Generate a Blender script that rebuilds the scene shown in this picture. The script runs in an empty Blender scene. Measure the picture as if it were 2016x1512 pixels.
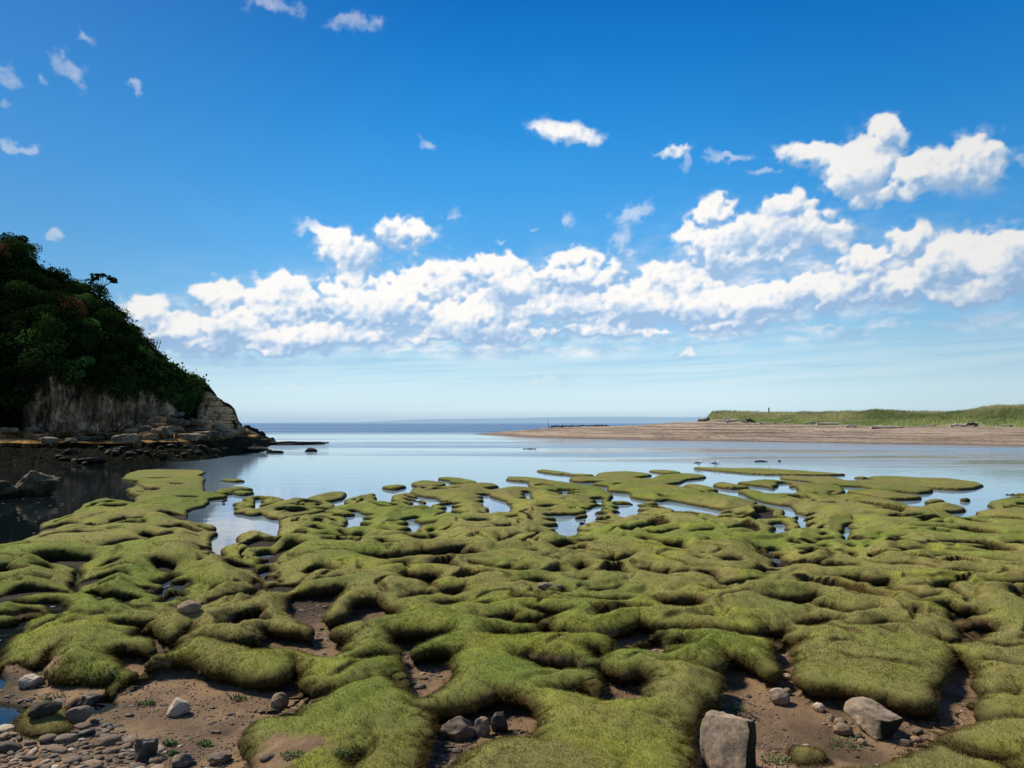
import bpy, math, random
import numpy as np
from mathutils import Vector, Matrix
random.seed(7)
rng = np.random.default_rng(11)
R = math.radians
scene = bpy.context.scene
COL = scene.collection

# ------------------------------------------------------------------ camera
F, CX, CY, HZ, CAMH = 1500.0, 1008.0, 756.0, 833.0, 2.6
TH = math.atan((HZ - CY) / F)
CT, ST = math.cos(TH), math.sin(TH)
cam = bpy.data.cameras.new('camera')
cam.sensor_width = 36.0
cam.lens = 36.0 * F / 2016.0
cam.clip_start = 0.05
cam.clip_end = 40000
camo = bpy.data.objects.new('camera', cam)
camo.location = (0, 0, CAMH)
camo.rotation_euler = (R(90) + TH, 0, 0)
COL.objects.link(camo)
scene.camera = camo

def ray(px, py):
    u = CY - py
    return (px - CX, F * CT - u * ST, F * ST + u * CT)

def unproj(px, py, z=0.0):
    rx, ry, rz = ray(px, py)
    t = (z - CAMH) / rz
    return rx * t, ry * t

def at(px, py, Y):
    """point of a sight line at the distance Y"""
    rx, ry, rz = ray(px, py)
    t = Y / ry
    return rx * t, Y, CAMH + rz * t

# ------------------------------------------------------------------ noise
def _hash(ix, iy, s):
    n = (ix.astype(np.int64) * 374761393 + iy.astype(np.int64) * 668265263 + s * 974634777) & 0xffffffff
    n = ((n ^ (n >> 13)) * 1274126177) & 0xffffffff
    n = n ^ (n >> 16)
    return (n & 0xffff) / 65535.0

def vnoise(x, y, s=0):
    x = np.asarray(x, float); y = np.asarray(y, float)
    ix = np.floor(x); iy = np.floor(y)
    fx = x - ix; fy = y - iy
    fx = fx * fx * fx * (fx * (fx * 6 - 15) + 10); fy = fy * fy * fy * (fy * (fy * 6 - 15) + 10)
    a = _hash(ix, iy, s); b = _hash(ix + 1, iy, s); c = _hash(ix, iy + 1, s); d = _hash(ix + 1, iy + 1, s)
    return (a + (b - a) * fx) * (1 - fy) + (c + (d - c) * fx) * fy

def fbm(x, y, s=0, o=4):
    t = 0; a = 1.0; w = 0
    c, si = 0.8, 0.6
    for k in range(o):
        t = t + a * (vnoise(x, y, s + k * 17) - 0.5) * 2
        w += a; a *= 0.5
        x, y = (x * c - y * si) * 2.03 + 3.1, (x * si + y * c) * 2.03 - 1.7
    return t / w

def sst(a, b, x):
    t = np.clip((x - a) / (b - a), 0, 1)
    return t * t * (3 - 2 * t)

# ------------------------------------------------------------------ object helpers
def tag(o, label=None, cat=None, group=None, kind=None):
    if label: o['label'] = label
    if cat: o['category'] = cat
    if group: o['group'] = group
    if kind: o['kind'] = kind
    return o

def mesh_np(name, verts, faces, smooth=True):
    """verts (n,3); faces (m,k) int array"""
    me = bpy.data.meshes.new(name)
    verts = np.ascontiguousarray(verts, dtype=np.float32); faces = np.ascontiguousarray(faces, dtype=np.int32)
    m, k = faces.shape
    me.vertices.add(len(verts)); me.vertices.foreach_set('co', verts.ravel())
    me.loops.add(m * k); me.loops.foreach_set('vertex_index', faces.ravel())
    me.polygons.add(m); me.polygons.foreach_set('loop_start', np.arange(0, m * k, k, dtype=np.int32))
    me.polygons.foreach_set('use_smooth', np.full(m, smooth))
    me.update(calc_edges=True)
    return me

def obj(name, me, mat=None, parent=None, loc=None):
    o = bpy.data.objects.new(name, me)
    COL.objects.link(o)
    if mat and me is not None and not me.materials: me.materials.append(mat)
    if parent: o.parent = parent
    if loc is not None: o.location = loc
    return o

def empty(name, loc=(0, 0, 0), rz=0):
    o = bpy.data.objects.new(name, None)
    o.empty_display_size = 0.2
    COL.objects.link(o); o.location = loc; o.rotation_euler = (0, 0, rz)
    return o

def colattr(me, name, rgb):
    a = me.color_attributes.new(name, 'FLOAT_COLOR', 'POINT')
    buf = np.ones((len(rgb), 4), dtype=np.float32); buf[:, :3] = rgb
    a.data.foreach_set('color', buf.ravel())

def fattr(me, name, v):
    a = me.attributes.new(name, 'FLOAT', 'POINT')
    a.data.foreach_set('value', np.ascontiguousarray(v, dtype=np.float32).ravel())

def grid_faces(nr, nc):
    i = np.arange(nr - 1)[:, None] * nc + np.arange(nc - 1)[None, :]
    i = i.ravel()
    return np.stack([i, i + 1, i + 1 + nc, i + nc], 1)

# ------------------------------------------------------------------ material helpers
class NT:
    def __init__(s, nt):
        s.nt = nt; s.n = nt.nodes; s.l = nt.links
    def __call__(s, typ, ins=None, **props):
        nd = s.n.new(typ)
        for k, v in props.items(): setattr(nd, k, v)
        if ins:
            for k, v in ins.items():
                sk = nd.inputs[k]
                if isinstance(v, bpy.types.NodeSocket): s.l.new(v, sk)
                else: sk.default_value = v
        return nd
    def math(s, op, a, b=None, c=None, clamp=False):
        ins = {0: a}
        if b is not None: ins[1] = b
        if c is not None: ins[2] = c
        return s('ShaderNodeMath', ins, operation=op, use_clamp=clamp).outputs[0]
    def mix(s, f, a, b, blend='MIX'):
        nd = s('ShaderNodeMix', None, data_type='RGBA', blend_type=blend)
        for i, v in ((0, f), (6, a), (7, b)):
            if isinstance(v, bpy.types.NodeSocket): s.l.new(v, nd.inputs[i])
            else: nd.inputs[i].default_value = v if i == 0 else (*v, 1) if len(v) == 3 else v
        return nd.outputs[2]
    def ramp(s, f, stops, interp='LINEAR'):
        nd = s('ShaderNodeValToRGB', {0: f}); cr = nd.color_ramp; cr.interpolation = interp
        while len(cr.elements) > 1: cr.elements.remove(cr.elements[-1])
        cr.elements[0].position = stops[0][0]; cr.elements[0].color = (*stops[0][1], 1)
        for p, c in stops[1:]:
            e = cr.elements.new(p); e.color = (*c, 1)
        return nd.outputs[0]
    def mapr(s, v, a, b, c=0.0, d=1.0, smooth=True):
        return s('ShaderNodeMapRange', {0: v, 1: a, 2: b, 3: c, 4: d}, interpolation_type='SMOOTHSTEP' if smooth else 'LINEAR').outputs[0]
    def noise(s, vec, scale, detail=4, rough=0.55, dist=0.0, typ='FBM', dim='3D'):
        nd = s('ShaderNodeTexNoise', None, noise_dimensions=dim)
        nd.noise_type = typ
        s.l.new(vec, nd.inputs['Vector'])
        nd.inputs['Scale'].default_value = scale; nd.inputs['Detail'].default_value = detail
        nd.inputs['Roughness'].default_value = rough; nd.inputs['Distortion'].default_value = dist
        return nd.outputs[0]
    def vscale(s, vec, sc):
        return s('ShaderNodeVectorMath', {0: vec, 1: sc}, operation='MULTIPLY').outputs[0]

def material(name):
    m = bpy.data.materials.new(name); m.use_nodes = True
    nt = m.node_tree; nt.nodes.clear()
    t = NT(nt)
    out = t('ShaderNodeOutputMaterial')
    return m, t, out

def principled(t, out, col, rough=0.8, spec=0.3, bump=None, bstr=0.5, bdist=0.02):
    p = t('ShaderNodeBsdfPrincipled')
    for k, v in (('Base Color', col), ('Roughness', rough), ('Specular IOR Level', spec)):
        if isinstance(v, bpy.types.NodeSocket): t.l.new(v, p.inputs[k])
        else: p.inputs[k].default_value = (*v, 1) if isinstance(v, tuple) and len(v) == 3 else v
    if bump is not None:
        b = t('ShaderNodeBump', {'Strength': bstr, 'Distance': bdist, 'Height': bump})
        t.l.new(b.outputs[0], p.inputs['Normal'])
    t.l.new(p.outputs[0], out.inputs[0])
    return p
# ------------------------------------------------------------------ marsh layout
# outlines of hollows, pools and islands as read off the photograph, projected onto the ground
TL = {'A': (0, 900, 4.0), 'B': (500, 900, 4.0), 'C': (1000, 900, 4.0), 'D': (1500, 900, 3.907),
      'E': (0, 1190, 4.0), 'G': (500, 1190, 4.0), 'H': (1000, 1190, 4.0), 'K': (1500, 1190, 3.907), 'F': (0, 0, 1.0)}
LAND = [(-260,1110),(-120,1080),(0,1065),(22,1060),(50,1058),(38,1050),(50,1044),(80,1036),(85,1025),(82,1018),(100,1012),(140,1009),(150,996),(165,986),(187,979),(215,976),(255,981),(265,984),(268,975),(275,971),(260,967),(250,961),(265,956),(270,947),(275,944),(240,940),(250,931),(270,925),(310,923),(395,924),(405,927),(390,935),(405,941),(400,948),(400,959),(405,965),(425,965),(447,970),(443,980),(415,986),(398,1000),(375,1006),(369,1016),(425,1020),(434,1027),(416,1037),(437,1050),(429,1060),(412,1067),(427,1080),(441,1080),(440,1060),(467,1052),(471,1044),(466,1036),(485,1032),(515,1032),(528,1036),(537,1041),(547,1040),(550,1030),(545,1025),(527,1023),(521,1015),(550,1010),(582,1006),(625,1000),(645,991),(655,988),(680,986),(688,984),(678,976),(705,971),(735,970),(742,978),(770,980),(775,970),(800,966),(830,974),(838,978),(800,981),(848,990),(850,985),(870,980),(890,979),(872,968),(868,964),(830,963),(808,959),(825,955),(865,956),(885,953),(925,949),(970,949),(978,953),(950,957),(970,961),(1000,956),(1045,957),(1062,960),(1040,952),(1042,945),(1000,941),(1000,936),(1045,938),(1125,949),(1180,955),(1205,968),(1196,975),(1200,979),(1230,978),(1275,985),(1300,986),(1325,992),(1322,997),(1345,997),(1370,998),(1415,1004),(1420,994),(1460,990),(1500,986),(1546,994),(1536,1004),(1560,1006),(1574,1000),(1560,985),(1575,976),(1640,974),(1740,978),(1765,980),(1800,990),(1810,995),(1850,992),(1875,1003),(1872,1012),(1925,1008),(1920,998),(1960,995),(1945,986),(1965,980),(1995,975),(2016,973),(2100,966),(2400,958),(2700,960)]
ISL = {
'F': [[(458,1008),(470,1000),(500,993),(530,985),(557,978),(600,977),(640,978),(652,985),(645,991),(630,994),(582,1002),(567,1005),(522,1013),(495,1017),(465,1014)],
      [(480,975),(495,972),(515,971),(545,973),(557,978),(525,984),(500,983)],
      [(437,992),(455,983),(500,981),(502,986),(482,990),(505,992),(520,996),(470,997)],
      [(1122,941),(1135,937),(1175,936),(1182,929),(1240,927),(1282,933),(1250,938),(1280,941),(1300,934),(1345,931),(1385,934),(1386,938),(1350,942),(1340,946),(1310,950),(1340,955),(1375,960),(1410,965),(1440,971),(1485,980),(1470,988),(1420,990),(1365,982),(1320,975),(1290,976),(1245,970),(1240,963),(1200,960),(1195,953),(1170,949),(1190,945),(1140,945)],
      [(1366,919),(1420,920),(1500,921),(1560,924),(1650,931),(1662,932),(1630,933),(1550,932),(1480,930),(1400,923)],
      [(1348,953),(1360,951),(1400,956),(1415,961),(1380,961)],[(1406,951),(1420,948),(1450,952),(1470,956),(1430,956)],
      [(1278,925),(1300,924),(1330,926),(1339,929),(1310,930)],[(1057,925),(1080,924),(1125,930),(1100,931)],
      [(1112,932),(1140,931),(1171,933),(1150,935)],[(1267,981),(1280,979),(1289,981),(1278,982.5)],
      [(1983,967),(2016,969),(2100,970),(2060,973)],[(1455,948),(1475,947),(1500,949),(1480,950)]],
'A': [[(1740,170),(1830,165),(1920,172),(1850,180)],[(1705,250),(1780,238),(1860,220),(1975,235),(1860,245),(1790,262),(1720,262)],[(1830,256),(1900,250),(2000,256),(1920,268)]],
'B': [[(430,295),(500,275),(570,260),(700,255),(720,270),(690,290),(600,308),(520,312),(440,302)],
      [(870,275),(960,262),(1040,252),(1065,264),(1000,285),(900,285)],[(1080,290),(1130,268),(1230,265),(1290,285),(1340,305),(1340,318),(1200,322),(1110,312)],
      [(1015,218),(1090,210),(1180,212),(1110,230)],[(1240,195),(1340,178),(1430,182),(1500,198),(1430,213),(1290,215)],
      [(1450,160),(1520,153),(1620,160),(1750,185),(1690,195),(1580,188),(1530,172)],
      [(1230,245),(1330,218),(1460,220),(1540,238),(1570,214),(1720,208),(1810,195),(1905,205),(1790,232),(1900,250),(2020,270),(1880,290),(1740,300),(1500,310),(1440,285),(1330,275),(1250,262)]],
'D': [[(140,145),(230,135),(380,145),(520,145),(640,170),(740,175),(830,165),(960,170),(1150,195),(1295,235),(1230,255),(1050,245),(870,235),(780,212),(600,205),(430,195),(370,175),(200,160)],
      [(820,150),(950,140),(1200,150),(1480,165),(1640,185),(1685,208),(1560,233),(1300,222),(1190,205),(1100,190),(900,170)],
      [(660,245),(850,240),(1000,250),(1100,272),(1235,288),(1100,296),(930,292),(800,270)],
      [(0,170),(180,178),(400,195),(560,205),(625,225),(610,260),(560,275),(700,270),(900,295),(920,310),(700,330),(250,330),(100,320),(0,305),(-60,290),(-120,265),(-170,240),(-60,240),(80,270),(110,240),(60,215),(-60,200),(-150,190)],
      [(1250,350),(1320,332),(1450,340),(1545,358),(1500,375),(1330,375)],[(1255,316),(1310,307),(1405,311),(1330,322)],[(1525,301),(1570,298),(1600,301),(1560,305)],
      [(720,147),(780,144),(820,150),(780,153)]],
'E': [[(140,690),(240,635),(400,620),(540,660),(600,720),(560,780),(360,810),(200,770)]],
'K': [[(190,950),(250,915),(330,905),(400,930),(440,960),(330,985),(220,1000)]],
}
POOL = {
'A': [[(1200,1040),(1260,1000),(1330,965),(1380,940),(1440,965),(1400,990),(1330,1020),(1280,1045)],[(1340,1060),(1420,1070),(1500,1110),(1490,1130),(1450,1145),(1430,1120),(1400,1085)],
      [(540,880),(600,870),(650,880),(640,930),(600,965),(560,930)],[(-260,985),(100,985),(300,1000),(420,990),(550,1000),(530,1100),(440,1110),(380,1080),(360,1050),(200,1040),(0,1050),(-260,1060)]],
'B': [[(0,340),(60,335),(100,350),(40,365),(0,362)],[(725,440),(820,435),(860,455),(930,465),(925,485),(850,495),(840,522),(740,520),(720,500),(770,465)],
      [(1130,518),(1200,492),(1290,487),(1310,500),(1290,512),(1330,520),(1300,540),(1200,530)],[(1365,595),(1435,590),(1430,610),(1390,628)],
      [(1440,395),(1530,375),(1590,375),(1650,385),(1560,400),(1550,415),(1490,408)],[(1745,315),(1800,303),(1860,305),(1900,330),(2016,370),(2020,402),(1900,395),(1830,380),(1840,355),(1800,345),(1800,325)],
      [(1180,322),(1260,325),(1390,355),(1380,366),(1260,350)],[(1060,362),(1100,356),(1145,362),(1100,370)],[(945,292),(1060,288),(1085,315),(990,320)],
      [(470,420),(560,415),(640,428),(560,436)],[(10,810),(30,785),(90,770),(150,768),(190,795),(100,828),(20,820)],[(190,885),(210,873),(230,878),(215,892)],[(20,985),(80,955),(90,990)]],
'C': [[(270,470),(400,462),(520,458),(600,440),(590,415),(680,418),(800,425),(700,450),(580,470),(550,490),(630,515),(560,530),(550,545),(700,570),(640,578),(560,565),(420,572),(310,570),(400,535),(380,505),(320,490)],
      [(650,345),(690,332),(765,335),(740,358),(660,355)],[(820,378),(900,375),(1000,378),(1060,400),(1170,405),(1100,412),(1020,430),(990,441),(930,432),(900,415),(850,400)],
      [(380,272),(450,268),(640,278),(560,284),(440,290)],[(100,288),(180,285),(200,312),(150,308)],[(1660,452),(1755,448),(1740,460),(1680,470)],[(750,492),(810,490),(805,502)]],
'D': [[(265,440),(340,455),(415,450),(370,475),(330,500),(245,490),(275,470)],[(60,522),(190,525),(185,560),(75,558)],[(615,545),(680,530),(730,530),(690,550),(705,580),(625,578)],
      [(405,618),(440,608),(500,608),(495,635),(440,628)],[(650,712),(715,712),(700,740),(680,735)],[(830,612),(900,612),(880,621)],[(50,725),(160,730),(160,765),(70,765)],
      [(90,240),(275,238),(240,266),(130,268)],[(100,208),(200,206),(225,224),(150,224)],[(510,282),(570,282),(530,296)]],
'F': [[(448,972),(442,982),(415,986),(398,1000),(375,1006),(369,1016),(425,1020),(434,1027),(416,1037),(437,1050),(429,1060),(412,1067),(427,1080),(441,1080),(440,1060),(467,1052),(471,1044),(466,1036),(485,1032),(515,1032),(528,1036),(537,1041),(547,1040),(550,1030),(545,1025),(527,1023),(521,1015),(495,1017),(465,1014),(458,1006),(468,998),(438,992),(452,980)],
      [(-160,1185),(0,1192),(40,1180),(90,1180),(72,1187),(58,1193),(50,1205),(18,1222),(10,1240),(10,1265),(18,1285),(12,1297),(-10,1300),(-160,1310)]],
}
POOL0 = [[(-150,1390),(0,1387),(30,1388),(65,1400),(60,1415),(20,1443),(0,1440),(-150,1450)],[(145,1400),(165,1385),(228,1385),(225,1400),(180,1410)]]
PIT = {
'F': [[(562,1153),(610,1150),(678,1145),(672,1168),(650,1185),(648,1200),(672,1195),(690,1170),(745,1165),(762,1180),(790,1190),(775,1205),(720,1218),(680,1222),(655,1235),(690,1240),(695,1250),(680,1262),(690,1270),(660,1288),(640,1290),(600,1282),(570,1278),(520,1278),(500,1275),(503,1240),(525,1218),(560,1222),(600,1228),(612,1232),(590,1212),(570,1195),(560,1175)],
      [(-250,1335),(0,1310),(15,1307),(50,1307),(78,1315),(85,1298),(110,1293),(120,1300),(100,1330),(105,1338),(120,1345),(155,1350),(218,1350),(230,1345),(232,1365),(262,1350),(275,1340),(332,1322),(388,1322),(412,1340),(462,1352),(504,1360),(537,1365),(557,1362),(575,1340),(585,1335),(605,1350),(620,1368),(600,1375),(582,1398),(522,1402),(488,1415),(467,1447),(472,1470),(490,1500),(500,1540),(510,1650),(-250,1650)],
      [(255,1228),(280,1222),(310,1215),(330,1235),(350,1240),(372,1245),(365,1255),(340,1272),(318,1272),(290,1250),(265,1240)],
      [(748,1232),(775,1228),(812,1226),(850,1226),(892,1227),(894,1235),(872,1243),(845,1252),(822,1268),(870,1262),(915,1268),(905,1285),(900,1310),(890,1328),(870,1345),(855,1362),(835,1366),(808,1350),(795,1335),(797,1310),(790,1290),(778,1270),(765,1260),(752,1245)],
      [(812,1425),(860,1425),(900,1420),(930,1412),(965,1400),(975,1390),(1010,1395),(1045,1408),(1058,1440),(1050,1452),(1010,1448),(975,1452),(940,1465),(920,1475),(898,1490),(880,1512),(860,1600),(800,1600),(815,1512),(828,1490),(825,1460),(818,1440)],
      [(1412,1315),(1440,1318),(1475,1330),(1510,1352),(1528,1325),(1520,1300),(1508,1287),(1525,1270),(1560,1275),(1578,1288),(1565,1305),(1565,1320),(1572,1340),(1575,1360),(1600,1375),(1640,1380),(1680,1385),(1740,1400),(1790,1415),(1825,1415),(1838,1395),(1840,1370),(1850,1355),(1850,1330),(1870,1310),(1900,1320),(1925,1355),(1930,1360),(1922,1375),(1920,1400),(1890,1410),(1870,1430),(1850,1455),(1800,1470),(1740,1490),(1680,1500),(1620,1506),(1550,1512),(1530,1530),(1510,1620),(1360,1620),(1350,1512),(1340,1480),(1370,1450),(1380,1420),(1420,1415),(1450,1412),(1470,1395),(1445,1378),(1415,1372)]],
'E': [[(870,560),(960,470),(1100,440),(1200,430),(1140,460),(1000,560),(980,590),(900,590)]],
'D': [[(1600,670),(1700,655),(1850,660),(1950,680),(1930,715),(1750,712),(1640,695)],[(870,970),(940,985),(990,950),(1010,990),(1060,1020),(1120,1040),(1100,1050),(1020,1025),(940,1000)]],
'H': [[(750,200),(900,200),(1100,190),(1260,190),(1250,260),(1245,350),(1100,345),(960,340),(860,345),(790,380),(790,420),(830,450),(950,480),(1060,470),(1150,500),(1170,560),(1120,660),(1115,720),(900,710),(760,690),(740,600),(700,540),(690,440),(770,410),(770,300),(745,240)],
      [(240,90),(360,90),(375,130),(365,200),(250,200),(225,150)]],
'K': [[(1400,0),(1480,10),(1500,60),(1590,80),(1670,100),(1750,170),(1700,220),(1600,230),(1570,150),(1500,90),(1430,40)]],
}
STR = {
'A': [[(770,375,5),(850,372,18),(930,375,22),(1000,360,6)],[(1400,300,6),(1480,302,14),(1560,298,5)],[(1260,415,10),(1340,420,18),(1420,425,22),(1490,430,18)],
 [(340,510,15),(450,505,20),(560,510,20),(640,515,10)],[(820,510,4),(880,490,18),(940,480,18),(1000,468,16),(1080,470,14),(1140,455,5)],[(1050,345,5),(1100,345,14),(1130,335,8)],
 [(1090,580,5),(1130,580,22),(1200,590,28),(1260,595,22),(1370,575,8)],[(320,590,8),(400,580,16),(560,585,14),(700,578,10),(860,578,6)],[(790,680,10),(850,665,25),(950,650,22),(1080,635,18),(1180,630,8)],
 [(250,740,6),(400,740,28),(520,735,28),(640,735,20),(750,725,10)],[(200,830,8),(280,815,22),(380,800,22)],[(780,785,6),(850,780,16),(940,770,8)],[(1140,770,6),(1220,775,22),(1320,790,24),(1400,785,12)],
 [(1560,640,8),(1600,645,18),(1680,640,16)],[(1590,500,8),(1640,510,16),(1700,510,12)],[(1780,780,22),(1900,780,25),(2016,780,18)],[(1610,690,8),(1690,695,16)],
 [(650,890,20),(750,870,26),(850,860,24),(960,855,20),(1050,860,14)],[(1220,880,10),(1290,890,22),(1400,900,30),(1500,900,26)],[(1090,930,10),(1200,950,26),(1300,960,20)],
 [(1620,1020,8),(1720,1020,20),(1860,990,20),(1980,960,20),(2016,940,20)],[(1420,1050,4),(1500,1060,14),(1640,1040,16)],[(-200,985,14),(0,985,14),(150,960,22),(300,955,18),(450,955,14),(540,955,8)],
 [(-100,1130,12),(0,1130,12),(120,1120,16),(250,1095,16),(370,1100,16)],[(1080,200,4),(1160,245,12),(1240,245,14)],[(1350,200,4),(1400,205,10),(1450,200,4)],[(1150,158,3),(1260,160,8),(1350,155,3)]],
'E': [[(230,80,18),(330,60,28),(440,30,28)],[(880,90,14),(1000,90,34),(1120,90,38),(1230,70,20)],[(880,330,30),(1000,350,75),(1120,360,80),(1220,350,50),(1270,330,10)],
 [(1350,210,20),(1430,180,40),(1520,150,30)],[(1560,210,15),(1700,215,24),(1830,240,30),(1960,260,60),(2016,250,70)],[(560,80,10),(620,75,20),(650,70,8)]],
'B': [[(110,720,6),(160,700,28),(220,670,34),(320,650,24),(430,650,8)],[(370,835,8),(450,840,28),(550,840,32),(640,860,20)],[(840,745,10),(950,755,25),(1060,765,30),(1200,755,28),(1320,740,28)],
 [(1330,720,30),(1400,735,38),(1500,730,36),(1580,720,34),(1680,690,12)],[(1590,745,18),(1700,735,22),(1790,730,12)],[(1700,800,10),(1780,815,20),(1850,815,10)],[(1840,845,6),(1930,835,18),(2016,830,22)],
 [(1150,905,20),(1230,910,40),(1330,925,45),(1400,920,50),(1480,900,15)],[(1380,960,20),(1390,985,10)],[(1420,960,8),(1500,1010,22),(1600,1015,28),(1680,1000,20)],
 [(1140,1070,15),(1200,1060,30),(1300,1045,25),(1420,1030,18),(1480,1030,8)],[(1450,1110,15),(1560,1105,32),(1700,1095,22)],[(430,530,6),(500,535,18),(580,545,18)],[(520,605,10),(620,605,16),(740,605,10)],
 [(660,560,8),(700,570,20),(750,580,14)],[(770,590,12),(820,600,24),(880,590,16)],[(1030,560,12),(1100,555,22),(1150,570,20),(1230,545,8)],[(1160,580,8),(1240,590,16),(1340,575,16)],
 [(970,640,8),(1040,655,26),(1130,660,12)],[(900,670,5),(980,680,10)],[(1680,480,10),(1740,485,20),(1850,480,14)],[(1490,515,10),(1550,515,18)],[(1750,400,8),(1800,415,22),(1900,410,18),(2016,412,16)],
 [(1900,520,12),(1960,530,20),(2016,525,18)],[(1890,590,10),(1930,620,36),(1960,640,20),(2016,605,20)],[(1190,460,8),(1300,462,12),(1420,470,14)],[(450,465,6),(550,460,10),(640,455,8)],[(690,495,6),(760,465,12)],
 [(80,930,20),(180,930,30),(280,940,34),(350,930,20)],[(70,850,20),(150,860,26),(200,855,10)],[(0,900,30),(60,910,32)],[(180,385,6),(280,388,14),(420,372,12)],[(640,410,5),(760,412,10),(850,408,5)],[(900,340,3),(1000,350,7),(1150,345,4)]],
'C': [[(340,660,6),(370,680,36),(420,660,34),(520,640,14)],[(440,680,6),(500,685,12),(540,665,8)],[(560,630,10),(620,635,16),(700,625,8)],[(180,720,8),(220,728,14)],[(0,850,20),(60,860,26),(180,855,16)],
 [(510,830,14),(570,830,34),(640,820,16)],[(735,780,14),(780,785,24),(830,775,30),(860,780,24),(940,770,22),(1000,750,8)],[(430,740,8),(540,745,12)],[(100,940,8),(220,940,24),(320,945,24)],
 [(330,1010,10),(450,1010,18),(520,1015,10)],[(680,990,14),(740,990,26),(860,985,22),(920,960,8)],[(520,1060,4),(700,1070,14),(860,1085,28),(980,1070,14)],[(530,925,8),(620,920,12)],
 [(1000,615,6),(1080,625,20),(1180,640,18),(1300,670,32),(1380,680,40),(1400,690,20)],[(1090,560,8),(1150,575,20),(1250,560,10),(1350,545,6)],[(1430,560,5),(1560,555,16),(1620,545,8)],
 [(1040,850,10),(1130,860,26),(1220,875,26),(1280,860,12)],[(1290,870,4),(1400,870,10)],[(1470,870,8),(1560,880,20),(1640,900,22),(1680,930,12)],[(1690,960,10),(1760,965,28),(1880,960,28),(1980,940,14)],
 [(1490,770,12),(1540,785,18)],[(1640,770,10),(1720,785,28),(1830,780,20)],[(1830,575,8),(1900,572,10)],[(1540,630,5),(1600,625,10)],[(1150,680,5),(1300,705,14)],[(1920,640,10),(1990,670,30)],
 [(1500,990,8),(1620,1010,24),(1730,1015,14)],[(1140,1060,10),(1200,1095,35),(1320,1120,45),(1440,1120,45),(1550,1110,20)],[(170,1150,15),(300,1160,34),(420,1160,30),(520,1150,12)],[(0,1190,12),(100,1195,10)],
 [(210,375,5),(300,370,10),(400,365,6)],[(0,455,14),(70,448,12)],[(320,250,5),(400,250,8)],[(1140,462,6),(1220,462,10)],[(1770,400,6),(1850,410,12)],[(170,555,8),(200,560,10),(300,555,8)],
 [(0,600,8),(100,592,12),(200,585,6)],[(400,590,5),(480,600,12),(560,600,8)],[(80,480,5),(180,485,10),(280,480,5)],[(1860,880,8),(1960,850,30),(2016,860,30)]],
'D': [[(0,640,22),(60,680,35),(130,720,40)],[(960,430,6),(1030,440,18),(1100,440,14),(1250,430,6)],[(1540,465,5),(1640,475,16),(1740,490,12)],[(1190,520,6),(1350,520,10),(1500,535,16),(1600,545,26),(1750,555,18),(1800,565,10)],
 [(1350,630,8),(1500,635,16),(1700,640,14),(1850,660,18)],[(1920,640,10),(2016,645,20),(2200,645,10)],[(700,555,5),(760,565,16),(860,580,12)],[(920,565,5),(1000,570,12),(1080,570,6)],[(250,585,5),(350,590,12),(420,590,8)],
 [(500,560,5),(580,565,10)],[(210,740,10),(330,755,22),(420,760,14),(560,740,12),(660,740,10)],[(140,690,14),(180,740,30)],[(410,780,10),(520,800,28),(640,810,24),(740,810,12)],[(0,820,24),(100,820,26),(200,800,10)],
 [(30,890,10),(100,885,22),(200,875,8)],[(570,650,5),(660,670,16),(720,690,10)],[(430,890,4),(620,900,14),(760,920,26),(880,940,36),(960,930,34),(1000,910,10)],[(1000,960,6),(1060,1010,24),(1160,1030,26),(1240,1060,22),(1330,1040,14)],
 [(20,1050,12),(120,1060,30),(250,1070,40),(350,1060,46),(430,1040,24)],[(420,1100,14),(520,1120,30),(620,1140,28)],[(1250,1100,6),(1350,1100,16),(1450,1110,28),(1560,1130,26),(1700,1140,20)],
 [(940,690,8),(1100,695,16),(1300,700,12)],[(1700,920,8),(1800,935,22),(1950,935,20),(2016,940,24),(2200,940,16)],[(1320,860,5),(1500,860,12),(1700,870,12)],[(1700,770,5),(1900,790,12),(2016,800,8)],
 [(900,800,4),(1100,810,10),(1300,830,10)],[(1290,745,4),(1450,740,10),(1600,745,6)],[(770,1140,6),(860,1140,16)],[(450,345,5),(560,345,10)]],
'G': [[(440,640,30),(560,630,35),(700,600,24),(830,570,18),(930,540,8)],[(810,390,12),(920,370,28),(1080,350,25)],[(1060,520,20),(1130,530,50),(1190,580,40)],[(1750,60,10),(1850,70,18),(2016,60,20)],[(1820,190,8),(1930,175,28),(2016,180,24)]],
'H': [[(90,350,15),(200,360,40),(320,400,55),(450,420,55),(600,440,50),(670,450,20)],[(600,300,20),(680,330,60),(760,340,50)],[(330,620,10),(450,620,40),(600,620,55),(720,640,45)],[(-60,720,20),(0,760,40),(80,840,55),(160,880,50),(220,930,40)],
 [(-100,60,20),(0,60,30),(120,80,38),(300,60,24),(450,30,10)],[(400,150,20),(550,165,22),(700,175,25),(880,180,40),(1050,150,55),(1200,150,30),(1400,150,22),(1600,165,22),(1800,180,25),(1990,200,30)],[(1250,270,25),(1330,260,50),(1400,260,50)],
 [(1240,430,14),(1400,430,24),(1550,470,30),(1680,480,45),(1800,500,50),(1950,530,65),(2016,560,60)],[(0,185,20),(120,180,26),(220,170,20)]],
'K': [[(0,150,40),(80,160,40),(180,140,30)],[(260,100,16),(400,100,34),(540,85,26),(640,95,14)],[(560,10,10),(680,30,28),(800,20,14)],[(680,130,14),(800,135,20),(950,105,16),(1150,120,8)],[(170,200,12),(320,200,14)],
 [(1290,190,10),(1380,220,40),(1470,225,36),(1540,180,60),(1570,150,50)],[(1660,90,30),(1720,110,40),(1810,120,35)],[(1490,30,20),(1600,40,26),(1750,20,12)],[(1720,240,8),(1880,270,24),(2016,260,16)],[(1680,360,6),(1850,390,14),(2016,420,14)],
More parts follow.
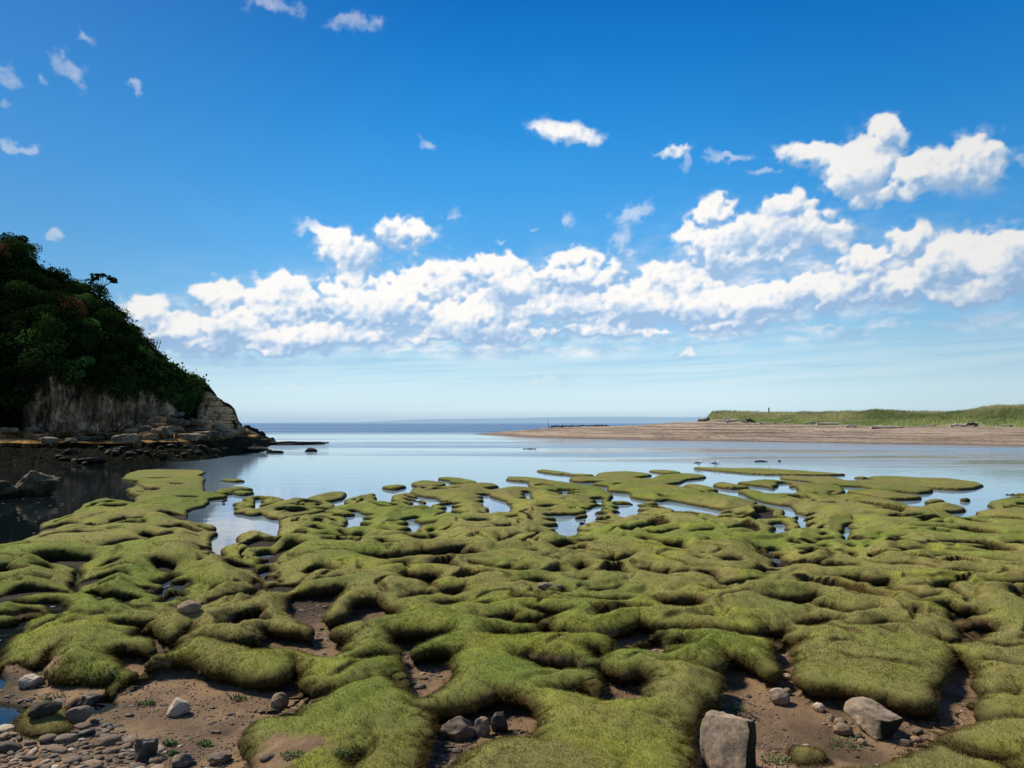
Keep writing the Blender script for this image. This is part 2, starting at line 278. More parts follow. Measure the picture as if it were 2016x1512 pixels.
 [(300,640,20),(450,670,45),(650,680,45),(850,680,40),(1000,730,35),(1150,770,50),(1280,800,70)],[(1370,480,20),(1480,520,60),(1600,560,60),(1700,620,50)],[(1340,640,30),(1380,620,50)],[(1850,610,8),(2016,610,14)],
 [(1650,770,40),(1700,790,25),(1850,780,18),(2016,790,14)],[(1380,990,30),(1480,980,50),(1600,1030,50),(1750,1060,40),(1900,1080,50)],[(1900,1150,20),(2016,1200,50)],[(120,300,12),(200,310,30),(300,330,20)]],
}

def ztop(r):
    return 0.12 + 0.20 * (1 - sst(14.0, 40.0, np.asarray(r, float)))

def crom(P, n=5):
    P = np.array(P, float); N = len(P); out = []
    for i in range(N):
        a, b, c, d = P[i - 1], P[i], P[(i + 1) % N], P[(i + 2) % N]
        for k in range(n):
            t = k / n
            out.append(0.5 * ((2 * b) + (c - a) * t + (2 * a - 5 * b + 4 * c - d) * t * t + (3 * b - a - 3 * c + d) * t ** 3))
    return np.array(out)

def to_world(P, water=False, zk=1.0):
    out = []
    for px, py in P:
        py = max(py, HZ + 40)
        z = 0.0 if water else 0.25
        for _ in range(1 if water else 6):
            x, y = unproj(px, py, z)
            if not water: z = zk * 0.9 * float(ztop(math.hypot(x, y)))
        out.append((x, y))
    return np.array(out)

def tpoly(key, P):
    ox, oy, s = TL[key]
    return [(ox + p[0] / s, oy + p[1] / s) for p in P]

def stroke(key, S):
    ox, oy, s = TL[key]
    S = [(ox + x / s, oy + y / s, w / s * (1.0 if oy + y / s > 1000 else 0.85)) for x, y, w in S]
    top = [(x, y - w) for x, y, w in S]; bot = [(x, y + w) for x, y, w in S]
    e0 = (S[0][0] - S[0][2] * 1.2 - 1, S[0][1]); e1 = (S[-1][0] + S[-1][2] * 1.2 + 1, S[-1][1])
    return [e0] + top + [e1] + bot[::-1]

land_w = to_world(LAND)
land_w = np.vstack([land_w, [[60, 30], [60, -6], [-12, -6], [-11, 6]]])
isl_w = [to_world(crom(tpoly(k, P))) for k, L in ISL.items() for P in L]
pool_w = [to_world(crom(tpoly(k, P)), zk=q) for k, L in POOL.items() for P in L for q in ((1.0,) if P[0] in ((-160,1185), (-260,985)) else (1.0, 0.5, 0.0))] + [to_world(crom(P), True) for P in POOL0]
pit_w = [to_world(crom(tpoly(k, P), 4), zk=q) for k, L in PIT.items() for i_, P in enumerate(L) for q in ((1.0, 0.6, 0.25) if (k == 'F' and i_ in (1, 4, 5)) else (1.0,))] + [to_world(crom(stroke(k, S), 4)) for k, L in STR.items() for S in L]

def sdf(X, Y, P, margin):
    """signed distance, positive inside; -margin where far"""
    out = np.full(X.shape, -margin)
    lo = P.min(0) - margin; hi = P.max(0) + margin
    idx = np.where((X > lo[0]) & (X < hi[0]) & (Y > lo[1]) & (Y < hi[1]))[0]
    if not len(idx): return idx, out[:0]
    x = X[idx]; y = Y[idx]
    d2 = np.full(x.shape, 1e9); ins = np.zeros(x.shape, bool)
    Q = np.roll(P, -1, 0)
    for (ax, ay), (bx, by) in zip(P, Q):
        ex, ey = bx - ax, by - ay
        L = ex * ex + ey * ey
        if L < 1e-12: continue
        wx, wy = x - ax, y - ay
        t = np.clip((wx * ex + wy * ey) / L, 0, 1)
        dx, dy = wx - ex * t, wy - ey * t
        d2 = np.minimum(d2, dx * dx + dy * dy)
        if abs(ey) > 1e-12:
            c = ((ay > y) != (by > y)) & (x < ex * (y - ay) / ey + ax)
            ins ^= c
    d = np.sqrt(d2)
    return idx, np.where(ins, d, -d)

MARG = 0.7
def fields(X, Y):
    """D: distance into the turf (negative in hollows); Wt: inside water hollows"""
    wx = X + 0.10 * fbm(X * 1.3, Y * 1.3, 5, 3); wy = Y + 0.10 * fbm(X * 1.3 + 9, Y * 1.3, 6, 3)
    n = X.size
    D = np.full(n, MARG)
    idx, d = sdf(wx, wy, land_w, MARG)
    o = np.full(n, -MARG); o[idx] = d; D = np.minimum(D, o)
    Wt = -o
    for P in isl_w[:-2]:
        idx, d = sdf(wx, wy, P, MARG)
        D[idx] = np.maximum(D[idx], d); Wt[idx] = np.minimum(Wt[idx], -d)
    for P in pool_w:
        idx, d = sdf(wx, wy, P, MARG)
        D[idx] = np.minimum(D[idx], -d); Wt[idx] = np.maximum(Wt[idx], d)
    for P in pit_w:
        idx, d = sdf(wx, wy, P, MARG)
        D[idx] = np.minimum(D[idx], -d)
    for P in isl_w[-2:]:
        idx, d = sdf(wx, wy, P, MARG)
        D[idx] = np.maximum(D[idx], d)
    D = np.clip(D, -MARG, MARG)
    return D, np.clip(Wt, -MARG, MARG)

NR, RMIN, RMAX = 1050, 2.0, 52.0
LR = math.log(RMAX / RMIN)
azs = np.concatenate([np.linspace(-56, -37.5, 50)[:-1], np.linspace(-37.5, 37.5, 900), np.linspace(37.5, 56, 50)[1:]])
azs = np.radians(azs); NC = len(azs)
rr = RMIN * np.exp(np.linspace(0, LR, NR))
RG, AG = np.meshgrid(rr, azs, indexing='ij')
X = (RG * np.sin(AG)).ravel(); Y = (RG * np.cos(AG)).ravel(); RF = RG.ravel()
D, Wt = fields(X, Y)
near = 1 - sst(10, 22, RF)
# small wandering hollows between the larger ones
hx = X * 0.95 + 0.5 * fbm(X * 0.7, Y * 0.7, 811, 2); hy = Y * 0.62 + 0.5 * fbm(X * 0.7 + 7, Y * 0.7, 812, 2)
hol = (fbm(hx, hy, 801, 3) + 0.30) * 1.1 + (1 - sst(7.5, 10, RF)) * 0.5 + sst(28, 34, RF) * 0.5 + (1 - sst(0.08, 0.32, D)) * 0.6
D = np.minimum(D, np.maximum(hol, -0.25))
Dn = D + 0.035 * fbm(X * 4, Y * 4, 21, 3) + 0.016 * near * fbm(X * 14, Y * 14, 22, 2)
zt = ztop(RF) + 0.05 * fbm(X * 0.55, Y * 0.55, 31, 2) * (0.4 + 0.6 * near) + 0.05 * near * fbm(X * 1.5, Y * 1.5, 32, 2)
mid = 1 - sst(20, 32, RF)
ch = fbm(X * 0.9 + 0.4 * fbm(X, Y, 41, 2), Y * 0.9, 40, 2)
zt = zt - (0.4 + 0.6 * mid) * 0.075 * np.exp(-(ch / 0.075) ** 2) * sst(0.03, 0.2, D) * (0.45 + 0.55 * sst(7, 12, RF))
zt *= 1 - 0.60 * sst(-0.68, -0.02, Wt) * (1 - 0.75 * sst(22, 34, RF))
zt += 0.022 * (0.3 + near) * fbm(X * 3.1, Y * 3.1, 34, 3)
zt += 0.010 * near * fbm(X * 9, Y * 9, 33, 3)
zfl = 0.035 + 0.03 * near * (1 - sst(4.5, 8.0, RF)) + 0.022 * fbm(X * 1.7, Y * 1.7, 51, 4) * (0.3 + near) + 0.008 * near * fbm(X * 9, Y * 9, 52, 3)
zfl = np.maximum(zfl, 0.008)
sw = sst(-0.06, 0.10, Wt)
zfl = zfl * (1 - sw) - 0.14 * sw
RS = 0.36 - 0.10 * sst(8, 14, RF)
hump = np.zeros(X.size, bool)
for P in isl_w[-2:]:
    idx, d = sdf(X, Y, P, MARG); hump[idx[d > -0.25]] = True
zt = np.where(hump, zfl + 0.10 + 0.03 * fbm(X * 5, Y * 5, 35, 3), zt)
sh = 0.40 * np.clip(1 - Dn / RS, 0, 1) ** 2.3
ww = 0.085
wl = 1 - sst(-ww, 0.02, Dn)
drop = np.clip(sh * (1 - wl) + wl, 0, 1)
# low bank skirts where mud slopes gently
Z = zt * (1 - drop) + zfl * drop
skirt = 0.05 * near * np.clip(1 + Dn / 0.3, 0, 1) ** 2 * (Dn < -ww * 0.5)
Z = Z + skirt * (1 - sw) * sst(0, 0.08, -Dn)
Zg = Z.reshape(NR, NC); Dg = Dn.reshape(NR, NC)
# overhanging lips: the turf brow leans out and the wall below is undercut
Dsm = Dg.copy()
XG0, YG0 = X.reshape(NR, NC), Y.reshape(NR, NC)
dr = np.gradient(Dsm, axis=0) / np.gradient(RG, axis=0); da = np.gradient(Dsm, axis=1) / (RG * np.gradient(AG, axis=1))
gx_ = dr * np.sin(AG) + da * np.cos(AG); gy_ = dr * np.cos(AG) - da * np.sin(AG)
gl = np.maximum(np.hypot(gx_, gy_), 0.6); gx_ /= gl; gy_ /= gl
dp = drop.reshape(NR, NC); hw = (zt - zfl).reshape(NR, NC)
lip = np.exp(-((dp - 0.42) / 0.22) ** 2) * 0.20 * hw
cut = sst(0.6, 0.95, dp) * (1 - sst(-0.16, -0.09, -Dg) * 0) * sst(-0.22, -0.08, Dg) * 0.34 * hw
shf = cut - lip
SXs = gx_ * shf; SYs = gy_ * shf
X = X + SXs.ravel(); Y = Y + SYs.ravel()

def _gidx(x, y):
    r = np.hypot(x, y); a = np.arctan2(x, y)
    u = np.clip(np.log(np.maximum(r, RMIN) / RMIN) / LR * (NR - 1), 0, NR - 1.001)
    v = np.clip(np.interp(a, azs, np.arange(NC)), 0, NC - 1.001)
    return u, v

def samp(G, x, y):
    u, v = _gidx(x, y)
    i = u.astype(int); j = v.astype(int); fu = u - i; fv = v - j
    return (G[i, j] * (1 - fv) + G[i, j + 1] * fv) * (1 - fu) + (G[i + 1, j] * (1 - fv) + G[i + 1, j + 1] * fv) * fu

def hit(px, py):
    """first ground point on the sight line"""
    rx, ry, rz = ray(px, py)
    L = math.hypot(rx, ry)
    t = np.linspace(2.2, 50, 6000) / L
    x = rx * t; y = ry * t; z = CAMH + rz * t
    g = np.maximum(samp(Zg, x, y), 0.0)
    k = int(np.argmax(z < g)) if (z < g).any() else len(t) - 1
    return float(x[k]), float(y[k]), float(g[k])

# normals of the grid (for blades and colours)
XG = X.reshape(NR, NC); YG = Y.reshape(NR, NC)
def normals(XG, YG, ZG):
    du = np.stack([np.gradient(XG, axis=0), np.gradient(YG, axis=0), np.gradient(ZG, axis=0)], -1)
    dv = np.stack([np.gradient(XG, axis=1), np.gradient(YG, axis=1), np.gradient(ZG, axis=1)], -1)
    n = np.cross(dv, du); n /= np.linalg.norm(n, axis=-1, keepdims=True) + 1e-12
    n[n[..., 2] < 0] *= -1
    return n
NG = normals(XG, YG, Zg)

def lerp3(a, b, t): return a + (b - a) * t[:, None]
C_ = lambda *c: np.array(c, float)[None, :]
def turf_col(x, y, d, nz, r, dpv=None):
    near = 1 - sst(9, 20, r)
    t = np.clip(0.5 + 2.2 * fbm(x * 0.3, y * 0.3, 61, 3), 0, 1)
    c = lerp3(C_(.240, .280, .056), C_(.315, .285, .088), t)
    t2 = sst(0.05, 0.55, fbm(x * 1.1, y * 1.1, 62, 3))
    c = lerp3(c, C_(.345, .350, .062), t2 * 0.7)
    t3 = sst(0.15, 0.6, fbm(x * 0.8 + 5, y * 0.8, 63, 3))
    c = lerp3(c, C_(.185, .255, .055), t3 * 0.4)
    t4 = sst(0.1, 0.5, fbm(x * 2.2 + 5, y * 2.2, 64, 3))
    c = lerp3(c, C_(.26, .20, .085), t4 * 0.3)
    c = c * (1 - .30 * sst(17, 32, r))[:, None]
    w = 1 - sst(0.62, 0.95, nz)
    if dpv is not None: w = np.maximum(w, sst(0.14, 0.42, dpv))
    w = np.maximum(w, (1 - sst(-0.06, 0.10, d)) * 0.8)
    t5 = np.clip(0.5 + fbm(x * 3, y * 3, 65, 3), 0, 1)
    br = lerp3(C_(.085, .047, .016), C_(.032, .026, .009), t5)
    c = lerp3(c, br, np.clip(w, 0, 1) * (0.80 + 0.10 * near))  # brown of the faces, darkened to carry shade under the overhangs
    return c

def mud_col(x, y, z, r):
    t = np.clip(0.5 + 1.2 * fbm(x * 1.6, y * 1.6, 71, 4), 0, 1)
    c = lerp3(C_(.275, .175, .095), C_(.120, .078, .045), t)
    t6 = sst(0.1, 0.5, fbm(x * 0.9, y * 0.9, 72, 3))
    c = lerp3(c, C_(.37, .235, .13), t6 * 0.5)
    wet = 1 - sst(0.0, 0.05, z)
    c = lerp3(c, C_(.055, .045, .032), wet * 0.8)
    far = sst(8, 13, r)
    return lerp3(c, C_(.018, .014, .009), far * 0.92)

nz = NG[..., 2].ravel()
BANKS = [to_world(crom(P), zk=.7) for P in ([(500,1470),(540,1455),(585,1452),(620,1448),(665,1455),(700,1475),(728,1500),(745,1560),(700,1640),(500,1640)],
    [(120,1222),(165,1218),(168,1232),(118,1240)], [(60,1285),(120,1282),(130,1310),(90,1330),(40,1320)], [(330,1325),(390,1322),(400,1345),(340,1350)], [(1755,1076),(1835,1076),(1830,1090),(1760,1088)])]
def bankmask(x, y):
    o = np.zeros(x.size)
    for P in BANKS:
        idx, d = sdf(x, y, P, 0.3); o[idx] = np.maximum(o[idx], sst(-0.05, 0.10, d))
    return o
turf = sst(-0.10, -0.035, Dn + 0.02 * fbm(X * 11, Y * 11, 73, 2))
# mud showing through on some near banks
bare = sst(0.28, 0.5, fbm(X * 1.9 + 3, Y * 1.9, 77, 4)) * (1 - sst(0.55, 0.85, nz)) * near
bare = np.maximum(bare, bankmask(X, Y) * sst(-.25, .15, fbm(X * 2.5, Y * 2.5, 78, 4)))
turf = turf * (1 - bare)
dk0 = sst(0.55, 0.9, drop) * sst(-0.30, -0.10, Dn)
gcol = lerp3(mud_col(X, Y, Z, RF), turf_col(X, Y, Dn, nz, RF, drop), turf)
gcol = lerp3(gcol, C_(.022, .016, .009), dk0 * 0.75 * sst(0.35, 0.9, 1 - nz + .3))  # overhang shade painted near-black into the undercut part of the walls
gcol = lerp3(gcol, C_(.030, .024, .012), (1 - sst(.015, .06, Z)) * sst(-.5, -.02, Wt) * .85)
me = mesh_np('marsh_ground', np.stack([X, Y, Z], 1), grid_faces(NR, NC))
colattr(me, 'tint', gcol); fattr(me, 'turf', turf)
m, t, out = material('marsh turf and mud')
ca = t('ShaderNodeAttribute', attribute_name='tint').outputs['Color']
ta = t('ShaderNodeAttribute', attribute_name='turf').outputs['Fac']
pos = t('ShaderNodeNewGeometry').outputs['Position']
n1 = t.noise(pos, 55, 4, 0.7); n2 = t.noise(pos, 260, 3, 0.7); n3 = t.noise(pos, 9, 5, 0.65)
v = t.math('ADD', t.math('MULTIPLY', n1, 0.9), t.math('MULTIPLY', n2, 0.7))
v = t.math('ADD', v, t.math('MULTIPLY', n3, 0.7))
gain_t = t.mapr(v, 0.7, 1.6, 0.5, 1.5, False)
gain_m = t.mapr(v, 0.7, 1.6, 0.5, 1.45, False)
gain = t('ShaderNodeMix', {0: ta, 2: gain_m, 3: gain_t}, data_type='FLOAT').outputs[0]
col = t('ShaderNodeVectorMath', {0: ca, 'Scale': gain}, operation='SCALE').outputs[0]
rough = t.mapr(ta, 0, 1, 0.80, 0.98)
bh = t('ShaderNodeMix', {0: ta, 2: t.math('MULTIPLY', n1, 0.7), 3: t.math('ADD', t.math('MULTIPLY', n1, 1.0), t.math('MULTIPLY', n2, 0.8))}, data_type='FLOAT').outputs[0]
principled(t, out, col, rough, 0.10, bh, 0.9, 0.02)
ground = tag(obj('marsh_ground', me, m), 'hummocky salt marsh ground of turf mounds cut by muddy hollows', 'ground', kind='structure')
# ------------------------------------------------------------------ water (one sheet to the horizon)
xs = np.concatenate([-np.geomspace(60, 17000, 14)[::-1], np.linspace(-50, 50, 11), np.geomspace(60, 17000, 14)])
ys = np.concatenate([[-400, -60], np.linspace(-10, 60, 8), np.geomspace(70, 17980, 24)])
GX, GY = np.meshgrid(xs, ys, indexing='xy')
me = mesh_np('sea_water', np.stack([GX.ravel(), GY.ravel(), np.zeros(GX.size)], 1), grid_faces(len(ys), len(xs)))
m, t, out = material('calm tidal water')
pos = t('ShaderNodeNewGeometry').outputs['Position']
sep = t('ShaderNodeSeparateXYZ', {0: pos}); px_, py_ = sep.outputs[0], sep.outputs[1]
streak = t.noise(t.vscale(pos, (0.012, 0.075, 1)), 1.0, 5, 0.6)
streak2 = t.noise(t.vscale(pos, (0.0035, 0.02, 1)), 1.0, 3, 0.5)
yb = t.math('ADD', py_, t.math('MULTIPLY', px_, 0.45))
band = t.math('MULTIPLY', t.mapr(yb, 52, 66), t.mapr(yb, 135, 100))
open_ = t.mapr(py_, 150, 230)
ruf = t.math('MAXIMUM', t.math('MULTIPLY', t.mapr(streak, 0.44, 0.60), band), t.math('MULTIPLY', open_, t.mapr(streak2, 0.30, 0.52, 0.55, 1.0)))
w1 = t.noise(t.vscale(pos, (1.2, 3.2, 1)), 1.0, 3, 0.6)
w2 = t.noise(t.vscale(pos, (0.35, 1.3, 1)), 1.0, 2, 0.5)
w3 = t.noise(t.vscale(pos, (6, 11, 1)), 1.0, 2, 0.5)
calm = t.math('ADD', t.math('MULTIPLY', w1, 0.003), t.math('ADD', t.math('MULTIPLY', w2, 0.007), t.math('MULTIPLY', w3, 0.0008)))
wav = t.noise(t.vscale(pos, (0.5, 1.1, 1)), 1.0, 5, 0.65)
h = t.math('ADD', t.math('MULTIPLY', calm, t.mapr(py_, 5, 40, 0.25, 1.0)), t.math('MULTIPLY', t.math('MULTIPLY', wav, ruf), t.math('ADD', 0.42, t.math('MULTIPLY', open_, 0.8))))
bump = t('ShaderNodeBump', {'Strength': 1.0, 'Distance': 1.0, 'Height': h})
# murky bed colour; drifting froth and weed specks by the shaded left bank
sp = t('ShaderNodeTexVoronoi', {'Vector': t.vscale(pos, (1, 1, 1)), 'Scale': 3.1}, feature='F1')
spm = t.math('MULTIPLY', t.mapr(sp.outputs['Distance'], 0.16, 0.10), t.mapr(t('ShaderNodeSeparateColor', {0: sp.outputs['Color']}).outputs[0], 0.55, 0.6))
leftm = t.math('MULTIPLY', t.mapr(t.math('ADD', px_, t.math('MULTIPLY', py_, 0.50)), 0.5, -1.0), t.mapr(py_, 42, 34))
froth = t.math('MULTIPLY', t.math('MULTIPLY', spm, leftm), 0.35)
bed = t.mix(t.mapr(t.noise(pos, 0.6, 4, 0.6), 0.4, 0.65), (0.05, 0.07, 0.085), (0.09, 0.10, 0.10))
base = t.mix(t.mapr(py_, 8, 26), bed, (0.22, 0.32, 0.40))  # paler with distance: reflected sky brightness added to the base colour
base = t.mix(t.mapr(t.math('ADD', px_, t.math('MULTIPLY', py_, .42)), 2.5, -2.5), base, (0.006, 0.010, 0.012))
base = t.mix(open_, base, (0.035, 0.13, 0.30))
base = t.mix(froth, base, (0.75, 0.78, 0.8))
rough = t.math('ADD', t.math('MULTIPLY', ruf, 0.2), t.math('MAXIMUM', t.math('MULTIPLY', froth, 0.8), 0.035))
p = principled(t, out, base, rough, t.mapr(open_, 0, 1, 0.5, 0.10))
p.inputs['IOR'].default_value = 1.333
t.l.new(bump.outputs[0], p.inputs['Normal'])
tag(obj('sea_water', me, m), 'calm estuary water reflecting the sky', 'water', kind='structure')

# ------------------------------------------------------------------ sun
SAZ, SEL = -58.0, 47.0
sl = bpy.data.lights.new('sun', 'SUN'); sl.energy = 5.3; sl.angle = R(6.0); sl.color = (1.0, 0.93, 0.80)
so = bpy.data.objects.new('sun', sl); COL.objects.link(so)
sd = Vector((math.sin(R(SAZ)) * math.cos(R(SEL)), math.cos(R(SAZ)) * math.cos(R(SEL)), math.sin(R(SEL))))
so.rotation_euler = sd.to_track_quat('Z', 'Y').to_euler(); so.location = (-20, 10, 40)

# ------------------------------------------------------------------ sky
def dirpx(px, py):
    rx, ry, rz = ray(px, py)
    return math.atan2(rx, ry), math.atan2(rz, math.hypot(rx, ry))
def elof(py): return dirpx(CX, py)[1]
def lin(r, g, b):
    f = lambda c: ((c / 255 + 0.055) / 1.055) ** 2.4 if c > 10 else c / 255 / 12.92
    return (f(r), f(g), f(b))
stops = [(833, (176, 203, 226)), (822, (188, 212, 228)), (806, (208, 232, 240)), (775, (208, 236, 245)), (735, (195, 229, 244)), (680, (166, 214, 242)), (600, (122, 192, 241)), (500, (92, 175, 238)), (380, (66, 160, 233)), (250, (44, 145, 225)), (100, (27, 129, 214)), (0, (20, 118, 205)), (-500, (14, 92, 178)), (-3000, (12, 70, 150))]
w = bpy.data.worlds.new('World'); scene.world = w; w.use_nodes = True
w.node_tree.nodes.clear(); t = NT(w.node_tree)
wout = t('ShaderNodeOutputWorld')
skyn = t('ShaderNodeTexSky', None, sky_type='NISHITA', sun_disc=False)
skyn.sun_elevation = R(SEL); skyn.sun_rotation = R(SAZ); skyn.air_density = 1.0; skyn.dust_density = 0.6; skyn.ozone_density = 2.0
dirv = t('ShaderNodeTexCoord').outputs['Generated']
s = t('ShaderNodeSeparateXYZ', {0: dirv})
elw = t.math('ABSOLUTE', t.math('ARCSINE', s.outputs[2]))
grad = t.ramp(t.math('DIVIDE', elw, math.pi / 2), [(max(0, elof(p)) / (math.pi / 2), lin(*c)) for p, c in stops])
nis = t('ShaderNodeVectorMath', {0: skyn.outputs[0], 1: (0.12, 0.12, 0.12)}, operation='MULTIPLY').outputs[0]
cl_ = t.mapr(t.noise(t.vscale(dirv, (3, 3, 7)), 1.0, 5, 0.6), 0.5, 0.68)
wc = t.mix(0.25, grad, nis)
wc = t.mix(t.math('MULTIPLY', cl_, 0.6), wc, (0.80, 0.84, 0.92))
bg = t('ShaderNodeBackground', {0: wc, 1: 0.74})
t.l.new(bg.outputs[0], wout.inputs[0])

CL = [ # x y rx ry tilt bias
(290,615,62,34,0,0),(350,650,100,34,-5,0),(430,585,60,42,-15,.05),(470,640,110,48,-6,0),(575,600,110,58,0,.05),(690,600,120,60,0,0),(600,660,190,36,-6,.05),(780,600,120,66,0,.05),
(860,560,110,48,0,0),(930,620,150,58,-4,0),(1010,560,110,48,0,.05),(1130,545,120,45,-4,.0),(1120,605,130,36,-3,0.15),(1250,600,130,46,-3,.2),(1380,600,130,50,-2,.15),(1330,560,100,50,0,0),
(1500,590,130,42,-6,0),(1640,570,150,44,-8,0),(1780,560,120,36,-6,0),(1870,520,100,50,-10,.1),(1970,520,110,60,-4,.1),(1900,570,150,30,-4,.1),
(1420,480,105,62,0,.1),(1560,460,120,54,4,.1),(1405,415,46,30,0,.1),(1560,405,70,30,0,.05),(1640,470,50,36,0,0),
(1700,335,90,56,0,.15),(1745,262,34,36,-30,.1),(1610,305,80,24,12,.0),(1720,385,80,24,0,.0),(1850,335,90,36,10,.05),(1795,345,70,42,5,.1),(1925,320,66,44,0,.1),(1790,480,60,36,-10,0),(1700,510,80,30,0,0),
(800,462,72,38,10,-.08),(675,490,76,40,12,0),(622,455,42,16,15,-.1),(690,535,60,40,40,-.1),(895,428,30,14,-10,-.2),(1250,422,50,24,-10,-.12),(1222,470,24,40,10,-.15),(1240,505,20,20,0,-.1),
(1110,262,78,17,8,0),(1150,272,36,12,10,0),(1320,300,38,12,-5,-.05),(1348,318,10,16,0,-.1),(1430,309,46,10,3,-.1),(1510,334,40,8,2,-.1),(1415,385,18,10,0,-.05),
(700,42,64,18,-12,-.15),(530,10,70,13,0,-.18),(140,145,48,22,38,-.15),(172,72,16,22,-30,-.25),(268,172,16,14,0,-.15),(28,285,50,8,3,-.15),(105,462,13,28,0,-.2),(20,155,34,20,20,-.28),(15,205,24,14,0,-.28),(75,155,9,14,0,-.28),
(840,286,20,10,20,-.25),(985,474,9,7,0,-.2),(1118,432,14,14,0,-.3),(1055,450,12,9,0,-.3),
(440,672,150,26,-5,-.06),(700,668,190,26,-3,-.05),(930,655,170,28,-2,-.04),(1180,645,170,26,-2,-.05),(1430,640,150,20,-3,-.06),(560,560,70,26,-8,-.02),(960,520,90,24,-5,-.04),(1130,505,70,18,-4,-.06),(520,690,230,14,-3,-.08),(900,668,260,10,-2,-.05),(1080,692,170,9,0,-.12),(1260,655,180,9,0,-.05),(1350,692,26,10,0,-.05),(1600,645,90,12,0,-.12),(1750,634,60,14,0,-.12),(1900,635,90,14,0,-.26),(440,712,120,12,0,-.2),(560,762,100,8,0,-.3),(1100,749,70,7,0,-.22),(960,752,20,6,0,-.25),(2016,315,14,12,0,-.1),
]

DA = 0.00108
AZ0, EL0 = -0.78, -0.006
NU, NV = int(1.56 / DA), int(0.70 / DA)
uu = AZ0 + DA * np.arange(NU); vv = EL0 + DA * np.arange(NV)
UG, VG = np.meshgrid(uu * F, vv * F)     # in units of 1/1500 rad
PXU = DA * F

def blur(A, sx, sy=None):
    sy = sx if sy is None else sy
    fy = np.fft.fftfreq(A.shape[0]); fx = np.fft.rfftfreq(A.shape[1])
    k = np.exp(-2 * math.pi ** 2 * ((fx[None, :] * sx) ** 2 + (fy[:, None] * sy) ** 2))
    return np.fft.irfft2(np.fft.rfft2(A) * k, A.shape)

Hh = np.zeros(UG.shape); soft = np.zeros(UG.shape); solid = np.zeros(UG.shape)
crng = np.random.default_rng(5)
for cx, cy, rx, ry, tilt, b in CL:
    a0, e0 = dirpx(cx, cy); u0, v0 = a0 * F, e0 * F
    rx = rx / (1 + ((cx - CX) / F) ** 2)
    ct, st_ = math.cos(R(-tilt)), math.sin(R(-tilt))
    # soft veil
    du, dv = UG - u0, VG - v0
    q = ((du * ct + dv * st_) / rx) ** 2 + ((-du * st_ + dv * ct) / ry) ** 2
    soft = np.maximum(soft, np.exp(-q * 1.1) * (0.75 + b))
    wisp = b < -0.09
    if not wisp: solid = np.maximum(solid, np.exp(-q))
    npuff = int((2.2 if not wisp else 0.9) * rx * ry * math.pi / 42) + 4
    for _ in range(npuff):
        rad = math.sqrt(crng.random()); ph = crng.random() * 2 * math.pi
        ex, ey = rad * math.cos(ph) * rx, rad * math.sin(ph) * ry
        pr = (0.10 + 0.32 * crng.random() ** 2.2) * min(ry, 60) * (1.15 - 0.5 * rad) + 2.0
        pr = min(pr, 12)
        pu, pv = u0 + ex * ct - ey * st_, v0 + ex * st_ + ey * ct
        i0 = int((pv - pr) / F / DA - EL0 / DA); i1 = int((pv + pr) / F / DA - EL0 / DA) + 2
        j0 = int((pu - pr) / F / DA - AZ0 / DA); j1 = int((pu + pr) / F / DA - AZ0 / DA) + 2
        i0, j0 = max(i0, 0), max(j0, 0)
        if i1 <= i0 or j1 <= j0: continue
        sl_ = (slice(i0, i1), slice(j0, j1))
        rr2 = (UG[sl_] - pu) ** 2 + ((VG[sl_] - pv) * 1.15) ** 2
        cap = np.sqrt(np.maximum(pr * pr - rr2, 0))
        z0 = (1 - rad ** 2) * min(ry, 50) * 0.25 * crng.random()
        amp = 0.34 if wisp else 1.0
        Hh[sl_] = np.maximum(Hh[sl_], np.where(cap > 0, (cap + z0) * amp, 0))
# ragged detail
wu = 7 * fbm(UG / 26, VG / 26, 201, 4); wv_ = 6 * fbm(UG / 26, VG / 26, 231, 4)
def resample(A, du, dv):
    y = np.clip(np.arange(NV)[:, None] + dv / PXU, 0, NV - 1.001); x = np.clip(np.arange(NU)[None, :] + du / PXU, 0, NU - 1.001)
    iy = y.astype(int); ix = x.astype(int); fy = y - iy; fx = x - ix
    return (A[iy, ix] * (1 - fx) + A[iy, ix + 1] * fx) * (1 - fy) + (A[iy + 1, ix] * (1 - fx) + A[iy + 1, ix + 1] * fx) * fy
Hh = resample(Hh, wu, wv_); soft = resample(soft, 2.5 * wu, 2.5 * wv_)
fine = 0.42 * fbm(UG / 80, VG / 42, 280, 7) + 0.62 * fbm(UG / 30, VG / 20, 281, 7) + 0.55 * fbm(UG / 12, VG / 10, 282, 5)
ridg = 1 - 2 * np.abs(fbm(UG / 40, VG / 26, 285, 5))
cov = soft * 1.2 + 0.22 * sst(0.2, 0.5, soft) + 0.85 * fine * (0.25 + 0.75 * np.clip(soft * 2.5, 0, 1)) + 0.10 * ridg * np.clip(soft * 2, 0, 1)
topness = np.clip(soft - resample(soft, 0, np.full(soft.shape, 26.0)), -0.5, 0.5)   # positive near the upper rims
hardm = sst(0.34, 1.05, cov + 0.7 * topness)
Hh = Hh * hardm
bil = 0; a_ = 1.0; sc_ = 15.0
for k in range(4):
    bil = bil + a_ * (1 - 2.2 * np.abs(vnoise(UG / sc_ + 3 * k, VG / sc_, 260 + k) - 0.5)); a_ *= 0.6; sc_ *= 0.5
bil /= 2.17
mass = blur(Hh, 9)
body = np.clip(blur(Hh, 3) / 6, 0, 1)
Hd = blur(Hh, 1.1) + 3.2 * (bil - 0.4) * body
shape = blur(Hh, 1.4) + 4.0 * (bil - 0.5) - 1.8
a_hard = sst(-0.5, 8.0, shape)
lowfade = sst(elof(800) * F, elof(690) * F, VG)
a_soft = sst(0.16, 0.80, cov) * 0.80
wk = 0.50 + 0.50 * sst(0.1, 0.5, solid)
